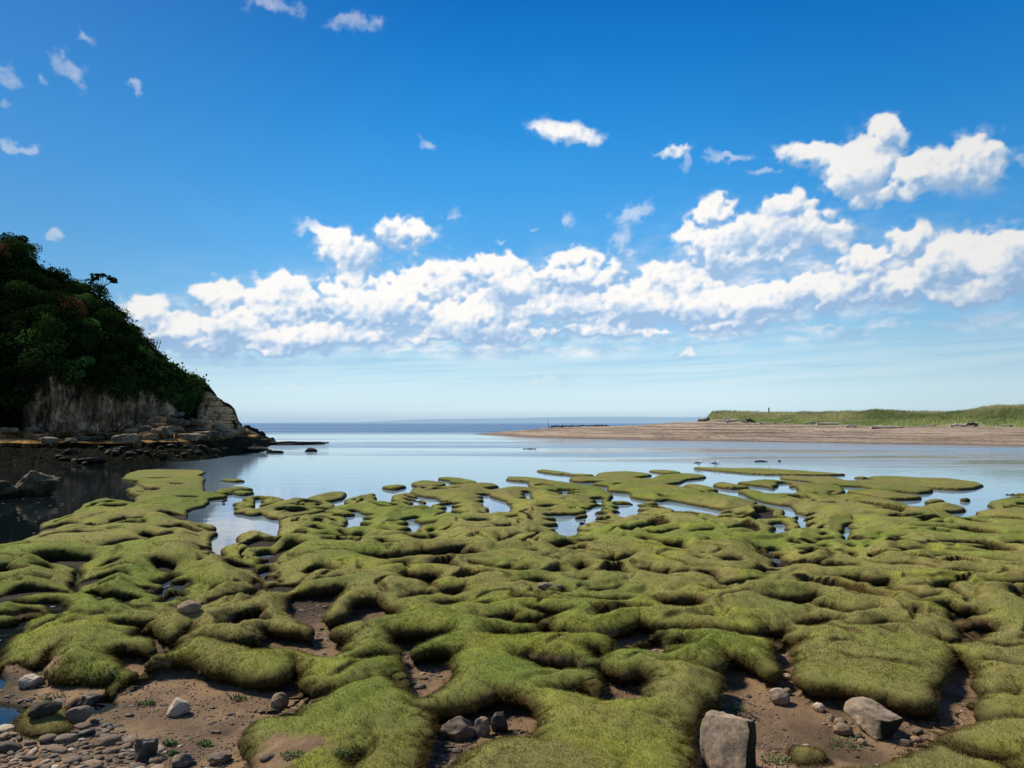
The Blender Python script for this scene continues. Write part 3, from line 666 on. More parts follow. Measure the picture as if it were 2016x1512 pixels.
alpha = wk * np.clip(1 - (1 - a_hard * (0.35 + 0.65 * lowfade)) * (1 - a_soft * (0.45 + 0.55 * lowfade)), 0, 1)
gy, gx = np.gradient(blur(Hd, 0.6)); gy2, gx2 = np.gradient(blur(Hh, 4)); gy3, gx3 = np.gradient(blur(Hh, 14))
L_ = (-0.50, 0.62)
sh1 = -(gx * L_[0] + gy * L_[1]) / PXU; sh2 = -(gx2 * L_[0] + gy2 * L_[1]) / PXU; sh3 = -(gx3 * L_[0] + gy3 * L_[1]) / PXU
cav = np.clip((blur(Hd, 0.8) - blur(Hh, 5)) / 6, -1, 1)
litv = 0.36 + 0.30 * np.tanh(sh1 * 0.9) + 0.40 * np.tanh(sh2 * 1.3) + 0.7 * sh3 + 0.35 * cav + 0.55 * fbm(UG / 60, VG / 34, 290, 5) + 0.25 * (bil - 0.5) + 0.7 * topness
litv = litv + 0.08 * a_hard * np.clip(mass / 8, 0, 1) - 0.14 * (1 - a_hard)
litv = np.clip(litv, 0, 1)
stops_c = [(0.0, (160, 193, 228)), (0.28, (190, 212, 237)), (0.52, (218, 230, 244)), (0.80, (250, 249, 249)), (1.0, (255, 253, 250))]
def rampnp(x, st):
    xs_ = [a for a, _ in st]; cs_ = np.array([lin(*c) for _, c in st])
    return np.stack([np.interp(x, xs_, cs_[:, k]) for k in range(3)], -1)
ccol = rampnp(litv, stops_c)
gs = sorted([(elof(p) * F, c) for p, c in stops])
clear = rampnp(VG, gs)
left = sst(0, -0.75 * F, UG)[..., None] * 0.10
clear = clear * (1 - left) + np.array([0.45, 0.62, 0.86]) * left
rightd = (sst(0.1 * F, 0.75 * F, UG) * sst(0.1 * F, 0.45 * F, VG))[..., None] * 0.22
clear = clear * (1 - rightd * np.array([0.7, 0.5, 0.35]))
# long veils and haze banks low down, rising gently to the right
tv = VG - 0.035 * UG
vl = fbm(UG / 420, tv / 13, 301, 5)
vmk = sst(-0.05, 0.45, vl) * sst(elof(826) * F, elof(790) * F, VG) * (1 - sst(elof(700) * F, elof(600) * F, VG))
clear = clear * (1 - 0.3 * vmk[..., None]) + np.array(lin(218, 238, 246)) * 0.3 * vmk[..., None]
dk = 0.6 * sst(0.0, 0.5, fbm(UG / 330, tv / 10, 321, 4)) * sst(elof(780) * F, elof(720) * F, VG) * (1 - sst(elof(690) * F, elof(640) * F, VG))
clear = clear * (1 - 0.35 * dk[..., None]) + np.array(lin(120, 178, 224)) * 0.35 * dk[..., None]
veilf = np.zeros(UG.shape)
for cx, cy, rx, ry in [(420, 650, 230, 50), (760, 625, 330, 62), (1150, 600, 330, 70), (1500, 560, 300, 85), (1800, 545, 260, 60), (900, 690, 420, 16), (1500, 655, 420, 22)]:
    a0, e0 = dirpx(cx, cy); veilf = np.maximum(veilf, np.exp(-(((UG - a0 * F) / rx) ** 2 + ((VG - e0 * F) / ry) ** 2) * 1.2))
vn = fbm(UG / 70, VG / 22, 351, 6)
va = np.clip(veilf * (0.60 + 1.3 * vn), 0, 0.82)
clear = clear * (1 - va[..., None]) + rampnp(np.clip(0.42 + 1.1 * fbm(UG / 45, VG / 20, 361, 5), 0, 1), stops_c) * va[..., None]
skyc = clear * (1 - alpha[..., None]) + ccol * alpha[..., None]
vig = 1 - 0.16 * sst(0.30, 0.85, np.hypot(UG / F / 0.75, np.maximum(VG / F - .12, 0) / 0.62))
skyc *= vig[..., None] ** np.array([1.1, 1.0, .9])
skyc *= (1 + 0.012 * fbm(UG / 200, VG / 120, 340, 3))[..., None]
#DOME

RD = 18000.0
AZm, ELm = np.meshgrid(uu, vv)
vx = RD * np.sin(AZm) * np.cos(ELm); vy = RD * np.cos(AZm) * np.cos(ELm); vz = RD * np.sin(ELm) + CAMH
me = mesh_np('sky', np.stack([vx.ravel(), vy.ravel(), vz.ravel()], 1), grid_faces(NV, NU))
colattr(me, 'sky_colour', skyc.reshape(-1, 3))
m, t, out = material('sky with clouds')
em = t('ShaderNodeEmission', {0: t('ShaderNodeAttribute', attribute_name='sky_colour').outputs['Color'], 1: 1.0})
t.l.new(em.outputs[0], out.inputs[0])
m.cycles.emission_sampling = 'NONE'
tag(obj('sky', me, m), 'blue sky with a long bank of white cumulus cloud', 'sky', kind='structure')

scene.view_settings.view_transform = 'Standard'
scene.view_settings.look = 'None'
scene.view_settings.exposure = 0.0
scene.cycles.max_bounces = 6
scene.cycles.diffuse_bounces = 2
scene.cycles.glossy_bounces = 3
scene.cycles.use_denoising = True
# ------------------------------------------------------------------ headland
HC = np.array([ # px, yw, y1, y2, y3, y4, d1, d2, d3, d4
(-700,934,880,850,690,250,5,10,11,34),(-450,930,880,850,700,330,5,10,11,32),(-200,924,880,848,715,395,5,11,12.2,30),
(0,919,880,842,775,455,5,12,13.5,28),(50,918,882,848,765,472,5,12,13.2,27),(100,917,882,850,722,505,5,12,13.2,26),
(150,916,882,850,742,537,5,12,13.2,25),(200,915,882,852,757,570,5,12,13.2,23),(240,914,880,846,776,608,5,12,13.2,21),
(290,912,878,820,752,654,5,11,12.4,19),(330,910,876,812,786,693,5,10,11.4,17),(365,908,875,826,800,726,5,10,11.4,15),
(385,907,874,830,800,745,5,10,11.5,13.5),(398,906,872,826,772,762,5,10,11.5,12.5),(410,905,872,825,772,769,5,10,11.6,12.2),
(430,902,868,832,782,779,5,10,11.4,12),(452,898,862,838,797,794,5,10,11.2,11.8),(464,896,860,839,812,808,5,10,11,11.6),
(472,895,858,842,836,834,5,9,10,10.6),(500,890,862,853,850,849,6,14,16,17),(520,884,868,861,858,857.5,8,16,18,19),(545,873,870.5,869.5,869,868.6,4,8,10,12)], float)
HU = 760
pxs = np.linspace(-700, 545, HU)
tab = np.stack([np.interp(pxs, HC[:, 0], HC[:, k]) for k in range(10)], 1)
tab[:, 5] += np.interp(pxs, [-700, 0, 100, 200, 300, 380, 398, 410], [30, 22, 34, 34, 26, 12, 4, 0])
# soften the piecewise profile and roughen the outline
ker = np.hanning(9); ker /= ker.sum()
for k in range(1, 10): tab[:, k] = np.convolve(np.pad(tab[:, k], 4, mode='edge'), ker, 'valid')
rx_ = (pxs - CX); ry0 = F * CT
def colpt(px, py, d):
    """point at ground distance d on the column px"""
    u = CY - py
    ry = F * CT - u * ST; rz = F * ST + u * CT; rx = px - CX
    L = np.hypot(rx, ry)
    return rx / L * d, ry / L * d, CAMH + rz / L * d
dW = np.array([math.hypot(*unproj(p, y)) for p, y in zip(pxs, tab[:, 1])])
# stages along each column: (distance, height)
def zof(px, py, d): return colpt(px, py, d)[2]
dist = [dW - 2.0, dW, dW + tab[:, 6], dW + tab[:, 7], dW + tab[:, 8], dW + tab[:, 9]]
zs = [np.full(HU, -0.6), np.zeros(HU), zof(pxs, tab[:, 2], dist[2]), zof(pxs, tab[:, 3], dist[3]), zof(pxs, tab[:, 4], dist[4]), zof(pxs, tab[:, 5], dist[5])]
zs[3] = np.maximum(zs[3], zs[2] + 0.05); zs[4] = np.maximum(zs[4], zs[3] + 0.05); zs[5] = np.maximum(zs[5], zs[4] + 0.05)
dist.append(dist[5] + 4 + 0.12 * (zs[5] - 1)); zs.append(zs[5] * 0.97 - 0.3)
dist.append(dist[5] + 26); zs.append(zs[5] * 0.6 - 2.0)
segs = [6, 34, 60, 110, 120, 10, 14]
Dp, Zp, St = [], [], []
for k, n in enumerate(segs):
    for i in range(n):
        f = i / n
        Dp.append(dist[k] * (1 - f) + dist[k + 1] * f); Zp.append(zs[k] * (1 - f) + zs[k + 1] * f); St.append(np.full(HU, k + f))
Dp.append(dist[-1]); Zp.append(zs[-1]); St.append(np.full(HU, 7.0))
Dp, Zp, St = np.array(Dp), np.array(Zp), np.array(St)
# vegetation slope bulges outwards between brow and crest
vs = np.clip(St - 4, 0, 1); vs = np.where(St > 5, 1 - np.clip(St - 5, 0, 1), np.sin(vs * math.pi) * 1.0)
isveg = (St >= 4) & (St < 6)
lenv = (dist[5] - dist[4])[None, :]
SX = np.cumsum(np.r_[0, np.hypot(np.diff(rx_ / ry0 * dW), np.diff(dW)) * 0 + (pxs[1] - pxs[0]) / F * 52.0])  # metres along the face
SXg = np.repeat(SX[None, :], Dp.shape[0], 0)
# block structure: beds with vertical joints
def joints(s_, z_, seed, wmin, bed, amp):
    """broken beds: every bed has its own joint spacing, outlines warped"""
    zb = z_ / bed + 0.9 * fbm(s_ * 0.10, z_ * 0.10, seed, 3) + 0.18 * fbm(s_ * 0.9, z_ * 0.9, seed + 5, 3)
    kz = np.floor(zb); wd = wmin * (1 + 3.0 * _hash(kz, kz * 0 + 9, seed) ** 2)
    sb = (s_ + 0.5 * fbm(s_ * 0.6, z_ * 0.9, seed + 1, 3)) / wd + _hash(kz, kz * 0 + 3, seed) * 17
    ks = np.floor(sb); h_ = _hash(ks, kz, seed + 2) - 0.5
    fz, fs_ = zb - kz, sb - ks
    crack = np.minimum(np.minimum(fz, 1 - fz) * bed, np.minimum(fs_, 1 - fs_) * wd) + 0.10 * np.clip(fbm(s_ * .7, z_ * 1.2, seed + 7, 3) + .1, 0, 1)
    return h_ * amp, crack, kz
off = np.zeros_like(Dp); crackm = np.zeros_like(Dp)
tb, tc, tk = joints(SXg, Zp, 401, 1.1, 0.62, 1.9)
tb2, tc2, _ = joints(SXg, Zp, 431, 0.5, 0.27, 0.6)
ledge = ((St >= 2) & (St < 3)).astype(float); cliff = ((St >= 3) & (St < 4.12)).astype(float); shore = ((St >= 1) & (St < 2)).astype(float)
endc = sst(375, 420, pxs)[None, :]
vw = SXg + 0.5 * fbm(SXg * 0.5, Zp * 0.25, 440, 3)
v1 = fbm(vw * 0.55, Zp * 0.10, 441, 4); v2 = fbm(vw * 1.5, Zp * 0.16, 442, 4); v3 = fbm(SXg * 2.2, Zp * 1.6, 443, 4)
colm = 1.6 * v1 + 0.8 * np.round(v2 * 4) / 4 + 0.35 * v3
vcr = np.minimum(np.abs(v2 + 0.05 * v3) * 1.0, np.abs(fbm(vw * 0.8, Zp * 0.22, 444, 3)) * 1.6)
hcr = np.abs(fbm(SXg * 0.12, Zp * 0.5, 445, 3)) * 1.2 + 0.05
off += ledge * (tb + tb2) * (1 - 0.5 * sst(470, 520, pxs)[None, :])
off += cliff * (colm * (1 - endc) + (tb * 0.8 + tb2) * endc)
off += (ledge + cliff) * (0.5 * fbm(SXg * 0.35, Zp * 0.5, 431, 5) + 0.12 * fbm(SXg * 3, Zp * 3, 432, 3))
crackm = np.where(ledge > 0, np.minimum(tc, tc2 * 1.8), np.where(cliff > 0, np.where(endc > .5, np.minimum(tc, tc2 * 2), np.minimum(vcr, hcr)), 1.0))
off += (ledge + cliff) * 0.18 * (1 - sst(0, 0.06, crackm))
# terraces: push heights of ledges towards bed tops
zbed = (np.floor(Zp / 0.62 + 0.9 * fbm(SXg * 0.10, Zp * 0.10, 401, 3)) + 0.5) * 0.62 - 0.5 * fbm(SXg * 0.10, Zp * 0.10, 401, 3)
Zt = Zp * (1 - 0.6 * ledge) + zbed * 0.6 * ledge
Zt += shore * 0.16 * fbm(SXg * 1.6, Dp * 1.6, 451, 4) + shore * 0.10 * fbm(SXg * 5, Dp * 5, 452, 3)
Zt += isveg * 0.9 * fbm(SXg * 0.25, Dp * 0.3, 461, 4) * np.clip((St - 4) * 4, 0, 1)
Dd = Dp + off * np.clip(dW / 60, 0.8, 1.2)[None, :]
Dd -= isveg * vs * 0.12 * lenv
Lc = np.hypot(rx_, ry0)
HX = (rx_ / Lc)[None, :] * Dd; HY = (ry0 / Lc)[None, :] * Dd; HZt = Zt
# colours
rock_n = fbm(SXg * 0.6, Zp * 0.5, 471, 5); rock_v = fbm(SXg * 2.6, Zp * 0.5, 472, 4); bedn = fbm(SXg * 0.15, Zp * 4, 473, 4)
sh_ = SXg.shape; fl = lambda a: a.ravel()
grey = lerp3(C_(.60, .44, .29), C_(.22, .16, .11), fl(np.clip(.5 + rock_v * 1.3, 0, 1)))
grey = lerp3(grey, C_(.60, .40, .27), fl(sst(.05, .5, rock_n)) * .5)
ochre = lerp3(C_(.56, .37, .14), C_(.20, .14, .06), fl(np.clip(.5 + bedn * 1.3, 0, 1)))
warm = lerp3(C_(.62, .45, .28), C_(.30, .21, .13), fl(np.clip(.5 + rock_n * 1.4, 0, 1)))
tip = fl(np.repeat(sst(250, 300, pxs)[None, :], sh_[0], 0))
tip2 = fl(np.repeat(sst(385, 410, pxs)[None, :], sh_[0], 0))
kz_ = fl(Zt)
c_ledge = lerp3(ochre, warm, tip * np.clip(sst(0.9, 2.2, kz_), 0, 1))
c_cliff = lerp3(grey, warm, tip2 * 0.9)
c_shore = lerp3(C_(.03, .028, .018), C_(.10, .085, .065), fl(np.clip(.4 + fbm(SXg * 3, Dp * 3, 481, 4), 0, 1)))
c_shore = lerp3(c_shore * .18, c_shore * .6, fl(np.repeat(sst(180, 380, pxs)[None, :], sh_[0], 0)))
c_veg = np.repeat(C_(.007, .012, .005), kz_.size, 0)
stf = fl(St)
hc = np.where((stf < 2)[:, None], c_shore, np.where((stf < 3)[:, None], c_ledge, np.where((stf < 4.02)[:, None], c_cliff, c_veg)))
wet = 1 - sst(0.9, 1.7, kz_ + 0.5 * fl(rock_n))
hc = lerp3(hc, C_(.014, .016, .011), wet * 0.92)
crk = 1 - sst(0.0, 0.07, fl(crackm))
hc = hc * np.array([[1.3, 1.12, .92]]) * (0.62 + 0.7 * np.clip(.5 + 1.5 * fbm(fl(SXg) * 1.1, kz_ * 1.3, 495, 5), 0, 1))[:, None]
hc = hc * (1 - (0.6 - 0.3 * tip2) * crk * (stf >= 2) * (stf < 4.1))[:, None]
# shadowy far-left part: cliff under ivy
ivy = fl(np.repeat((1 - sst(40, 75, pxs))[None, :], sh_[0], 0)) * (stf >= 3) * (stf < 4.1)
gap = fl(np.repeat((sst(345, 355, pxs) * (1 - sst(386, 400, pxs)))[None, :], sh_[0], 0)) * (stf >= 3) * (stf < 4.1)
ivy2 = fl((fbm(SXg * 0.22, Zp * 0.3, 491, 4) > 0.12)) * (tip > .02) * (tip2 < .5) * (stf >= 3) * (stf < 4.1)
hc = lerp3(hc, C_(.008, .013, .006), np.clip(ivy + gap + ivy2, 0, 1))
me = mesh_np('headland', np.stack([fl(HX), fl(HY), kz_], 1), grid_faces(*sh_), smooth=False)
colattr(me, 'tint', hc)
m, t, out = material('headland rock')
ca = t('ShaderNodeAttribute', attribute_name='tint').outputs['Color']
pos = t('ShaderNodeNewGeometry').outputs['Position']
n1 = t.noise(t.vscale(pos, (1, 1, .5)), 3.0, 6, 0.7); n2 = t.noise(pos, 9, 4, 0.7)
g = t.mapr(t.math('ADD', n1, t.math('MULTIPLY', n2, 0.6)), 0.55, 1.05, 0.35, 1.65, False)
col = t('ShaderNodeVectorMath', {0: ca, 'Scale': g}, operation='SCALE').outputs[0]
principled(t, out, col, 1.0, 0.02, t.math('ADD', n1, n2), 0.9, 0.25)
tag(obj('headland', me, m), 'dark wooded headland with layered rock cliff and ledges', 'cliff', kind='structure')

# ------------------------------------------------------------------ headland woodland
def leaf_cloud(n, rad, leaf, shape=(1, 1, 0.8), clumps=14, seed=0, dead=0.0):
    g = np.random.default_rng(seed)
    cc = g.normal(size=(clumps, 3)); cc /= np.linalg.norm(cc, axis=1, keepdims=True)
    cc *= (0.45 + 0.4 * g.random((clumps, 1))); cr = 0.28 + 0.22 * g.random(clumps)
    k = g.integers(0, clumps, n)
    d = g.normal(size=(n, 3)); d /= np.linalg.norm(d, axis=1, keepdims=True)
    p = cc[k] + d * (cr[k] * (0.75 + 0.3 * g.random(n)))[:, None]
    p = p * np.array(shape) * rad
    # leaf quads facing roughly outwards
    nrm = d + 0.7 * g.normal(size=(n, 3)); nrm /= np.linalg.norm(nrm, axis=1, keepdims=True)
    a = np.cross(nrm, g.normal(size=(n, 3))); a /= np.linalg.norm(a, axis=1, keepdims=True) + 1e-9
    b = np.cross(nrm, a)
    s = leaf * (0.6 + 0.8 * g.random(n))[:, None]
    V = np.concatenate([p - a * s, p - b * s * .5, p + a * s, p + b * s * .5], 1).reshape(-1, 3)
    Fc = np.arange(4 * n).reshape(n, 4)
    shade = np.repeat((0.55 + 0.9 * g.random(n)) * (0.75 + 0.5 * g.random(clumps)[k]), 4)
    return V, Fc, shade

def leaf_mat(name, c1, c2):
    m, t, out = material(name)
    sh = t('ShaderNodeAttribute', attribute_name='shade').outputs['Fac']
    rnd = t('ShaderNodeObjectInfo').outputs['Random']
    col = t.mix(t.math('MULTIPLY', sh, 0.6, clamp=True), c1, c2)
    col = t('ShaderNodeVectorMath', {0: col, 'Scale': t.math('MULTIPLY_ADD', t.math('POWER', rnd, 2.5), 2.2, 0.35)}, operation='SCALE').outputs[0]
    dfn = t('ShaderNodeBsdfDiffuse', {0: col}); trn = t('ShaderNodeBsdfTranslucent', {0: col}); p = t('ShaderNodeMixShader', {0: .22})
    t.l.new(dfn.outputs[0], p.inputs[1]); t.l.new(trn.outputs[0], p.inputs[2]); t.l.new(p.outputs[0], out.inputs[0])
    return m
M_leaf = leaf_mat('dark evergreen leaves', (.007, .018, .005), (.060, .110, .022))
M_leafg = leaf_mat('mid green leaves', (.012, .030, .007), (.070, .125, .030))
M_brown = leaf_mat('rusty dry leaves', (.05, .025, .010), (.22, .11, .04))
m, t, out = material('dark bark'); principled(t, out, (.035, .026, .020), 0.9); M_bark = m
m, t, out = material('bleached twig'); principled(t, out, (.10, .085, .075), 0.9); M_twig = m

def tube(pts, rads, sides=6):
    """tapered tube through points; returns verts, quads"""
    V = []; Fq = []
    P = [Vector(p) for p in pts]
    for i, p in enumerate(P):
        d = (P[min(i + 1, len(P) - 1)] - P[max(i - 1, 0)]).normalized()
        a = d.orthogonal().normalized(); b = d.cross(a)
        for k in range(sides):
            an = 2 * math.pi * k / sides
            V.append(tuple(p + (a * math.cos(an) + b * math.sin(an)) * rads[i]))
    for i in range(len(P) - 1):
        for k in range(sides):
            Fq.append((i * sides + k, i * sides + (k + 1) % sides, (i + 1) * sides + (k + 1) % sides, (i + 1) * sides + k))
    return V, Fq

def join_tubes(lst, name, smooth=True):
    V = []; Fq = []
    for pts, rads, sd in lst:
        v, f = tube(pts, rads, sd); o = len(V); V += v; Fq += [tuple(i + o for i in q) for q in f]
        # caps as degenerate quads
        n = len(v)
        for base in (o, o + n - sd):
            for k in range(1, sd - 1, 2):
                Fq.append((base, base + k, base + k + 1, base + min(k + 2, sd - 1)) if k + 2 < sd else (base, base + k, base + k + 1, base))
    Fq = [q for q in Fq if len(set(q)) == 4]
    return mesh_np(name, np.array(V), np.array(Fq), smooth)

def trunk_mesh(seed, rad):
    g = random.Random(seed); L = []
    L.append(([(0, 0, -rad * 1.5), (g.uniform(-.1, .1), 0, -rad * .6), (g.uniform(-.2, .2), 0, 0)], [.16, .13, .09], 7))
    for k in range(7):
        a = g.uniform(0, 6.28); e = g.uniform(.2, 1.2)
        d = Vector((math.cos(a) * math.cos(e), math.sin(a) * math.cos(e), math.sin(e))) * rad * g.uniform(.6, .9)
        s0 = Vector((0, 0, -rad * g.uniform(.1, .7)))
        L.append(([tuple(s0), tuple(s0 + d * .5 + Vector((0, 0, .1))), tuple(s0 + d)], [.07, .045, .015], 5))
    return join_tubes(L, 'trunk')

crown_meshes = []; trunk_meshes = []
for k in range(6):
    V, Fc, shd = leaf_cloud(3400, 1.0, 0.060, (1, 1, .85), 16 + 2 * k, 600 + k)
    me = mesh_np('crown', V, Fc, False); fattr(me, 'shade', shd); crown_meshes.append(me)
    trunk_meshes.append(trunk_mesh(k, 1.0))
def mk_tree(name, pos, rad, k, leafm, label, cat, group=None, squash=1.0, rz=0.0):
    r_ = empty(name, pos, rz)
    tag(r_, label, cat, group)
    me = crown_meshes[k]
    if me.users and me.materials and me.materials[0] != leafm:
        c = bpy.data.objects.new('crown', me); COL.objects.link(c); c.parent = r_
        c.material_slots[0].link = 'OBJECT'; c.material_slots[0].material = leafm
    else:
        c = obj('crown', me, leafm, r_)
    tr = obj('trunk', trunk_meshes[k], M_bark, r_)
    for o in (c, tr): o.scale = (rad, rad, rad * squash)
    return r_

def hsurf(px, st):
    """point on the headland surface: column px, stage st"""
    j = int(np.clip(np.searchsorted(pxs, px), 0, HU - 1)); i = int(np.argmin(np.abs(St[:, j] - st)))
    return Vector((HX[i, j], HY[i, j], HZt[i, j]))
g = random.Random(3)
GRP = 'dark evergreen trees covering the headland slope'
GL = 'dark evergreen tree in the dense wood covering the headland slope'
cnt = 0
slots = []
for row in range(9):
    st = 4.0 + row / 8 * 0.98
    px = -260 + g.uniform(0, 30)
    while px < 396:
        j = int(np.clip(np.searchsorted(pxs, px), 0, HU - 1))
        p = hsurf(px, min(st + g.uniform(-.06, .06), 5.0))
        span = max(zs[5][j] - zs[4][j], .5)
        rad = min(1.45, 0.12 * span + 0.25) * g.uniform(.75, 1.25)
        if px > -140 or row % 2 == 0: slots.append((px, st, p, rad))
        px += rad * F / 60 * g.uniform(1.2, 1.7) * (1.0 if px > 0 else 1.6)
g.shuffle(slots); slots = slots[:290]
for px, st, p, rad in slots:
    lm = M_leafg if g.random() < .22 else M_leaf
    mk_tree('evergreen_tree', p + Vector((0, -.1, rad * .25)) , rad, g.randrange(6), lm, GL if lm is M_leaf else 'brighter mid green tree in the dense wood covering the headland slope', 'tree', GRP if lm is M_leaf else 'mid green trees covering the headland slope', g.uniform(.75, 1.05), g.uniform(0, 6.28))
# individual trees one can tell apart
mk_tree('evergreen_tree', hsurf(18, 5.0) + Vector((0, 0, .3)), 1.3, 1, M_leaf, 'round topped tree on the headland crest at the left edge of the photo', 'tree')
mk_tree('evergreen_tree', hsurf(392, 4.9) + Vector((0, 0, .0)), .7, 4, M_leaf, 'lowest dark bush overhanging the cliff at the seaward end of the wood', 'bush')
mk_tree('dry_bush', hsurf(148, 4.55) + Vector((0, -1.2, .6)), 1.1, 2, M_brown, 'rusty brown bush among green trees halfway up the headland', 'bush')
mk_tree('dry_bush', hsurf(6, 4.85) + Vector((0, -1.0, .3)), 1.2, 3, M_brown, 'dull brown bush near the headland crest at the left edge', 'bush')
mk_tree('dry_bush', hsurf(232, 5.0) + Vector((0, 0, .1)), .55, 5, M_brown, 'small reddish bush on the skyline of the headland', 'bush')
# umbrella-shaped pine on the skyline
pp = hsurf(186, 5.0)
r_ = empty('spreading_tree', pp); tag(r_, 'small umbrella shaped tree with bare stems on the headland skyline', 'tree')
L = [([(0, 0, -.5), (.15, 0, .7), (.35, 0, 1.3)], [.09, .07, .05], 6)]
cr = []
for k in range(9):
    a = -1.1 + 2.2 * k / 8
    e = Vector((.35 + 1.25 * math.sin(a), g.uniform(-.5, .5), 1.35 + .75 * math.cos(a)))
    L.append(([(.2, 0, .8), (.3 + .5 * math.sin(a), 0, 1.3), tuple(e)], [.045, .03, .015], 5)); cr.append(e)
obj('trunk', join_tubes(L, 'trunk'), M_bark, r_)
VV, FF, SS = [], [], []
for k, e in enumerate(cr):
    V, Fc, shd = leaf_cloud(420, .42, .06, (1, 1, .55), 6, 700 + k)
    FF.append(Fc + sum(len(v) for v in VV)); VV.append(V + np.array(e)); SS.append(shd)
me = mesh_np('crown', np.vstack(VV), np.vstack(FF), False); fattr(me, 'shade', np.concatenate(SS)); obj('crown', me, M_leaf, r_)
# leafless twiggy shrub on the skyline
pp = hsurf(292, 5.0); L = []
for k in range(46):
    a = g.uniform(-1.2, 1.2); l = g.uniform(.6, 1.35); b = Vector((g.uniform(-.7, .9), g.uniform(-.3, .3), -.2))
    tp = b + Vector((math.sin(a) * .35 * l, g.uniform(-.2, .2), l))
    md = (b + tp) / 2 + Vector((g.uniform(-.06, .06), 0, 0))
    L.append(([tuple(b), tuple(md), tuple(tp)], [.018, .012, .005], 4))
    L.append(([tuple(md), tuple(md + Vector((g.uniform(-.3, .3), 0, .3)))], [.009, .004], 4))
tag(obj('twiggy_shrub', join_tubes(L, 'twiggy_shrub'), M_twig, None, pp), 'leafless twiggy shrub standing on the headland skyline', 'shrub')
# undergrowth and ivy filling between the trees
n = 90000
jj = rng.integers(0, HU - 1, n); sel = St[:, 0]
rows_v = np.where((sel >= 3.6) & (sel < 5.9))[0]
ii = rows_v[rng.integers(0, len(rows_v), n)]
P = np.stack([HX[ii, jj], HY[ii, jj], HZt[ii, jj]], 1)
stn = St[ii, jj]; pxn = pxs[jj]
keep = (stn > 3.98) & (pxn < 398)
keep |= (stn > 3.6) & (pxn < 58)
keep |= (stn > 3.6) & (pxn > 348) & (pxn < 392)
keep |= (stn > 3.85 + .1 * fbm(pxn * .05, pxn * 0, 499, 3)) & (pxn < 398)
P = P[keep]; n = len(P)
P += rng.normal(size=(n, 3)) * .28 + np.array([0, -.15, .1])
a = rng.normal(size=(n, 3)); a /= np.linalg.norm(a, axis=1, keepdims=True); b = np.cross(a, rng.normal(size=(n, 3))); b /= np.linalg.norm(b, axis=1, keepdims=True)
s_ = (0.07 + .10 * rng.random(n))[:, None]
V = np.concatenate([P - a * s_, P - b * s_ * .6, P + a * s_, P + b * s_ * .6], 1).reshape(-1, 3)
me = mesh_np('undergrowth', V, np.arange(4 * n).reshape(n, 4), False); fattr(me, 'shade', np.repeat(.4 + .8 * rng.random(n), 4))
tag(obj('undergrowth', me, M_leaf), 'dark ivy and undergrowth between the trees on the headland', 'undergrowth', kind='stuff')

# ------------------------------------------------------------------ rocks
def rock_mesh(name, seed, size=(1, 1, 1), rough=.18, flat=0, sub=4, angular=True, cuts=7, boxy=False, smooth=True):
    me = bpy.data.meshes.new(name)
    import bmesh
    bm = bmesh.new(); bmesh.ops.create_icosphere(bm, subdivisions=sub, radius=1.0)
    g = random.Random(seed)
    planes = []
    if angular:
        for _ in range(cuts):
            n = Vector((g.gauss(0, 1), g.gauss(0, 1), g.gauss(0, .8))).normalized(); planes.append((n, g.uniform(.55, .85)))
    co = np.array([v.co[:] for v in bm.verts])
    if boxy: co = co / (np.abs(co) ** 7).sum(1, keepdims=True) ** (1 / 7) * .8
    for n, dd in planes:
        nn = np.array(n); dt = co @ nn; ex = np.maximum(dt - dd, 0); co = co - ex[:, None] * nn[None, :] * .97
    o = seed * 3.7
    nzs = fbm(co[:, 0] * 1.6 + o, co[:, 1] * 1.6 + co[:, 2] * 1.3, seed, 4)
    nzf = fbm(co[:, 0] * 7 + o, co[:, 1] * 7 + co[:, 2] * 6, seed + 1, 4)
    ln = np.linalg.norm(co, axis=1, keepdims=True)
    co = co * (1 + rough * nzs + rough * .22 * nzf)[:, None]
    co *= np.array(size)[None, :]
    for v, c in zip(bm.verts, co): v.co = c
    for f in bm.faces: f.smooth = smooth
    bm.to_mesh(me); bm.free()
    return me

def rock_mat(name, c1, c2, c3=None, sc=6.0, rough=.8):
    m, t, out = material(name)
    pos = t('ShaderNodeTexCoord').outputs['Object']
    rnd = t('ShaderNodeObjectInfo').outputs['Random']
    off = t('ShaderNodeCombineXYZ', {0: t.math('MULTIPLY', rnd, 37.0), 1: 0.0, 2: 0.0}).outputs[0]
    pv = t('ShaderNodeVectorMath', {0: pos, 1: off}, operation='ADD').outputs[0]
    n1 = t.noise(pv, sc, 6, .65); n2 = t.noise(pv, sc * 6, 4, .7)
    c = t.mix(t.mapr(n1, .35, .65), c1, c2)
    if c3: c = t.mix(t.mapr(rnd, .45, .95), c, c3)
    c = t('ShaderNodeVectorMath', {0: c, 'Scale': t.mapr(n2, .3, .7, .65, 1.3, False)}, operation='SCALE').outputs[0]
    c = t('ShaderNodeVectorMath', {0: c, 'Scale': t.math('MULTIPLY_ADD', t.math('FRACT', t.math('MULTIPLY', rnd, 7.31)), .7, .65)}, operation='SCALE').outputs[0]
    principled(t, out, c, rough, .3, t.math('ADD', n1, t.math('MULTIPLY', n2, .5)), .5, .01)
    return m
M_seaw = rock_mat('weedy wet rock', (.014, .013, .009), (.040, .035, .018), None, 2.0, .9)
M_rock = rock_mat('grey brown rock', (.22, .16, .11), (.12, .09, .065), None, 5.0)
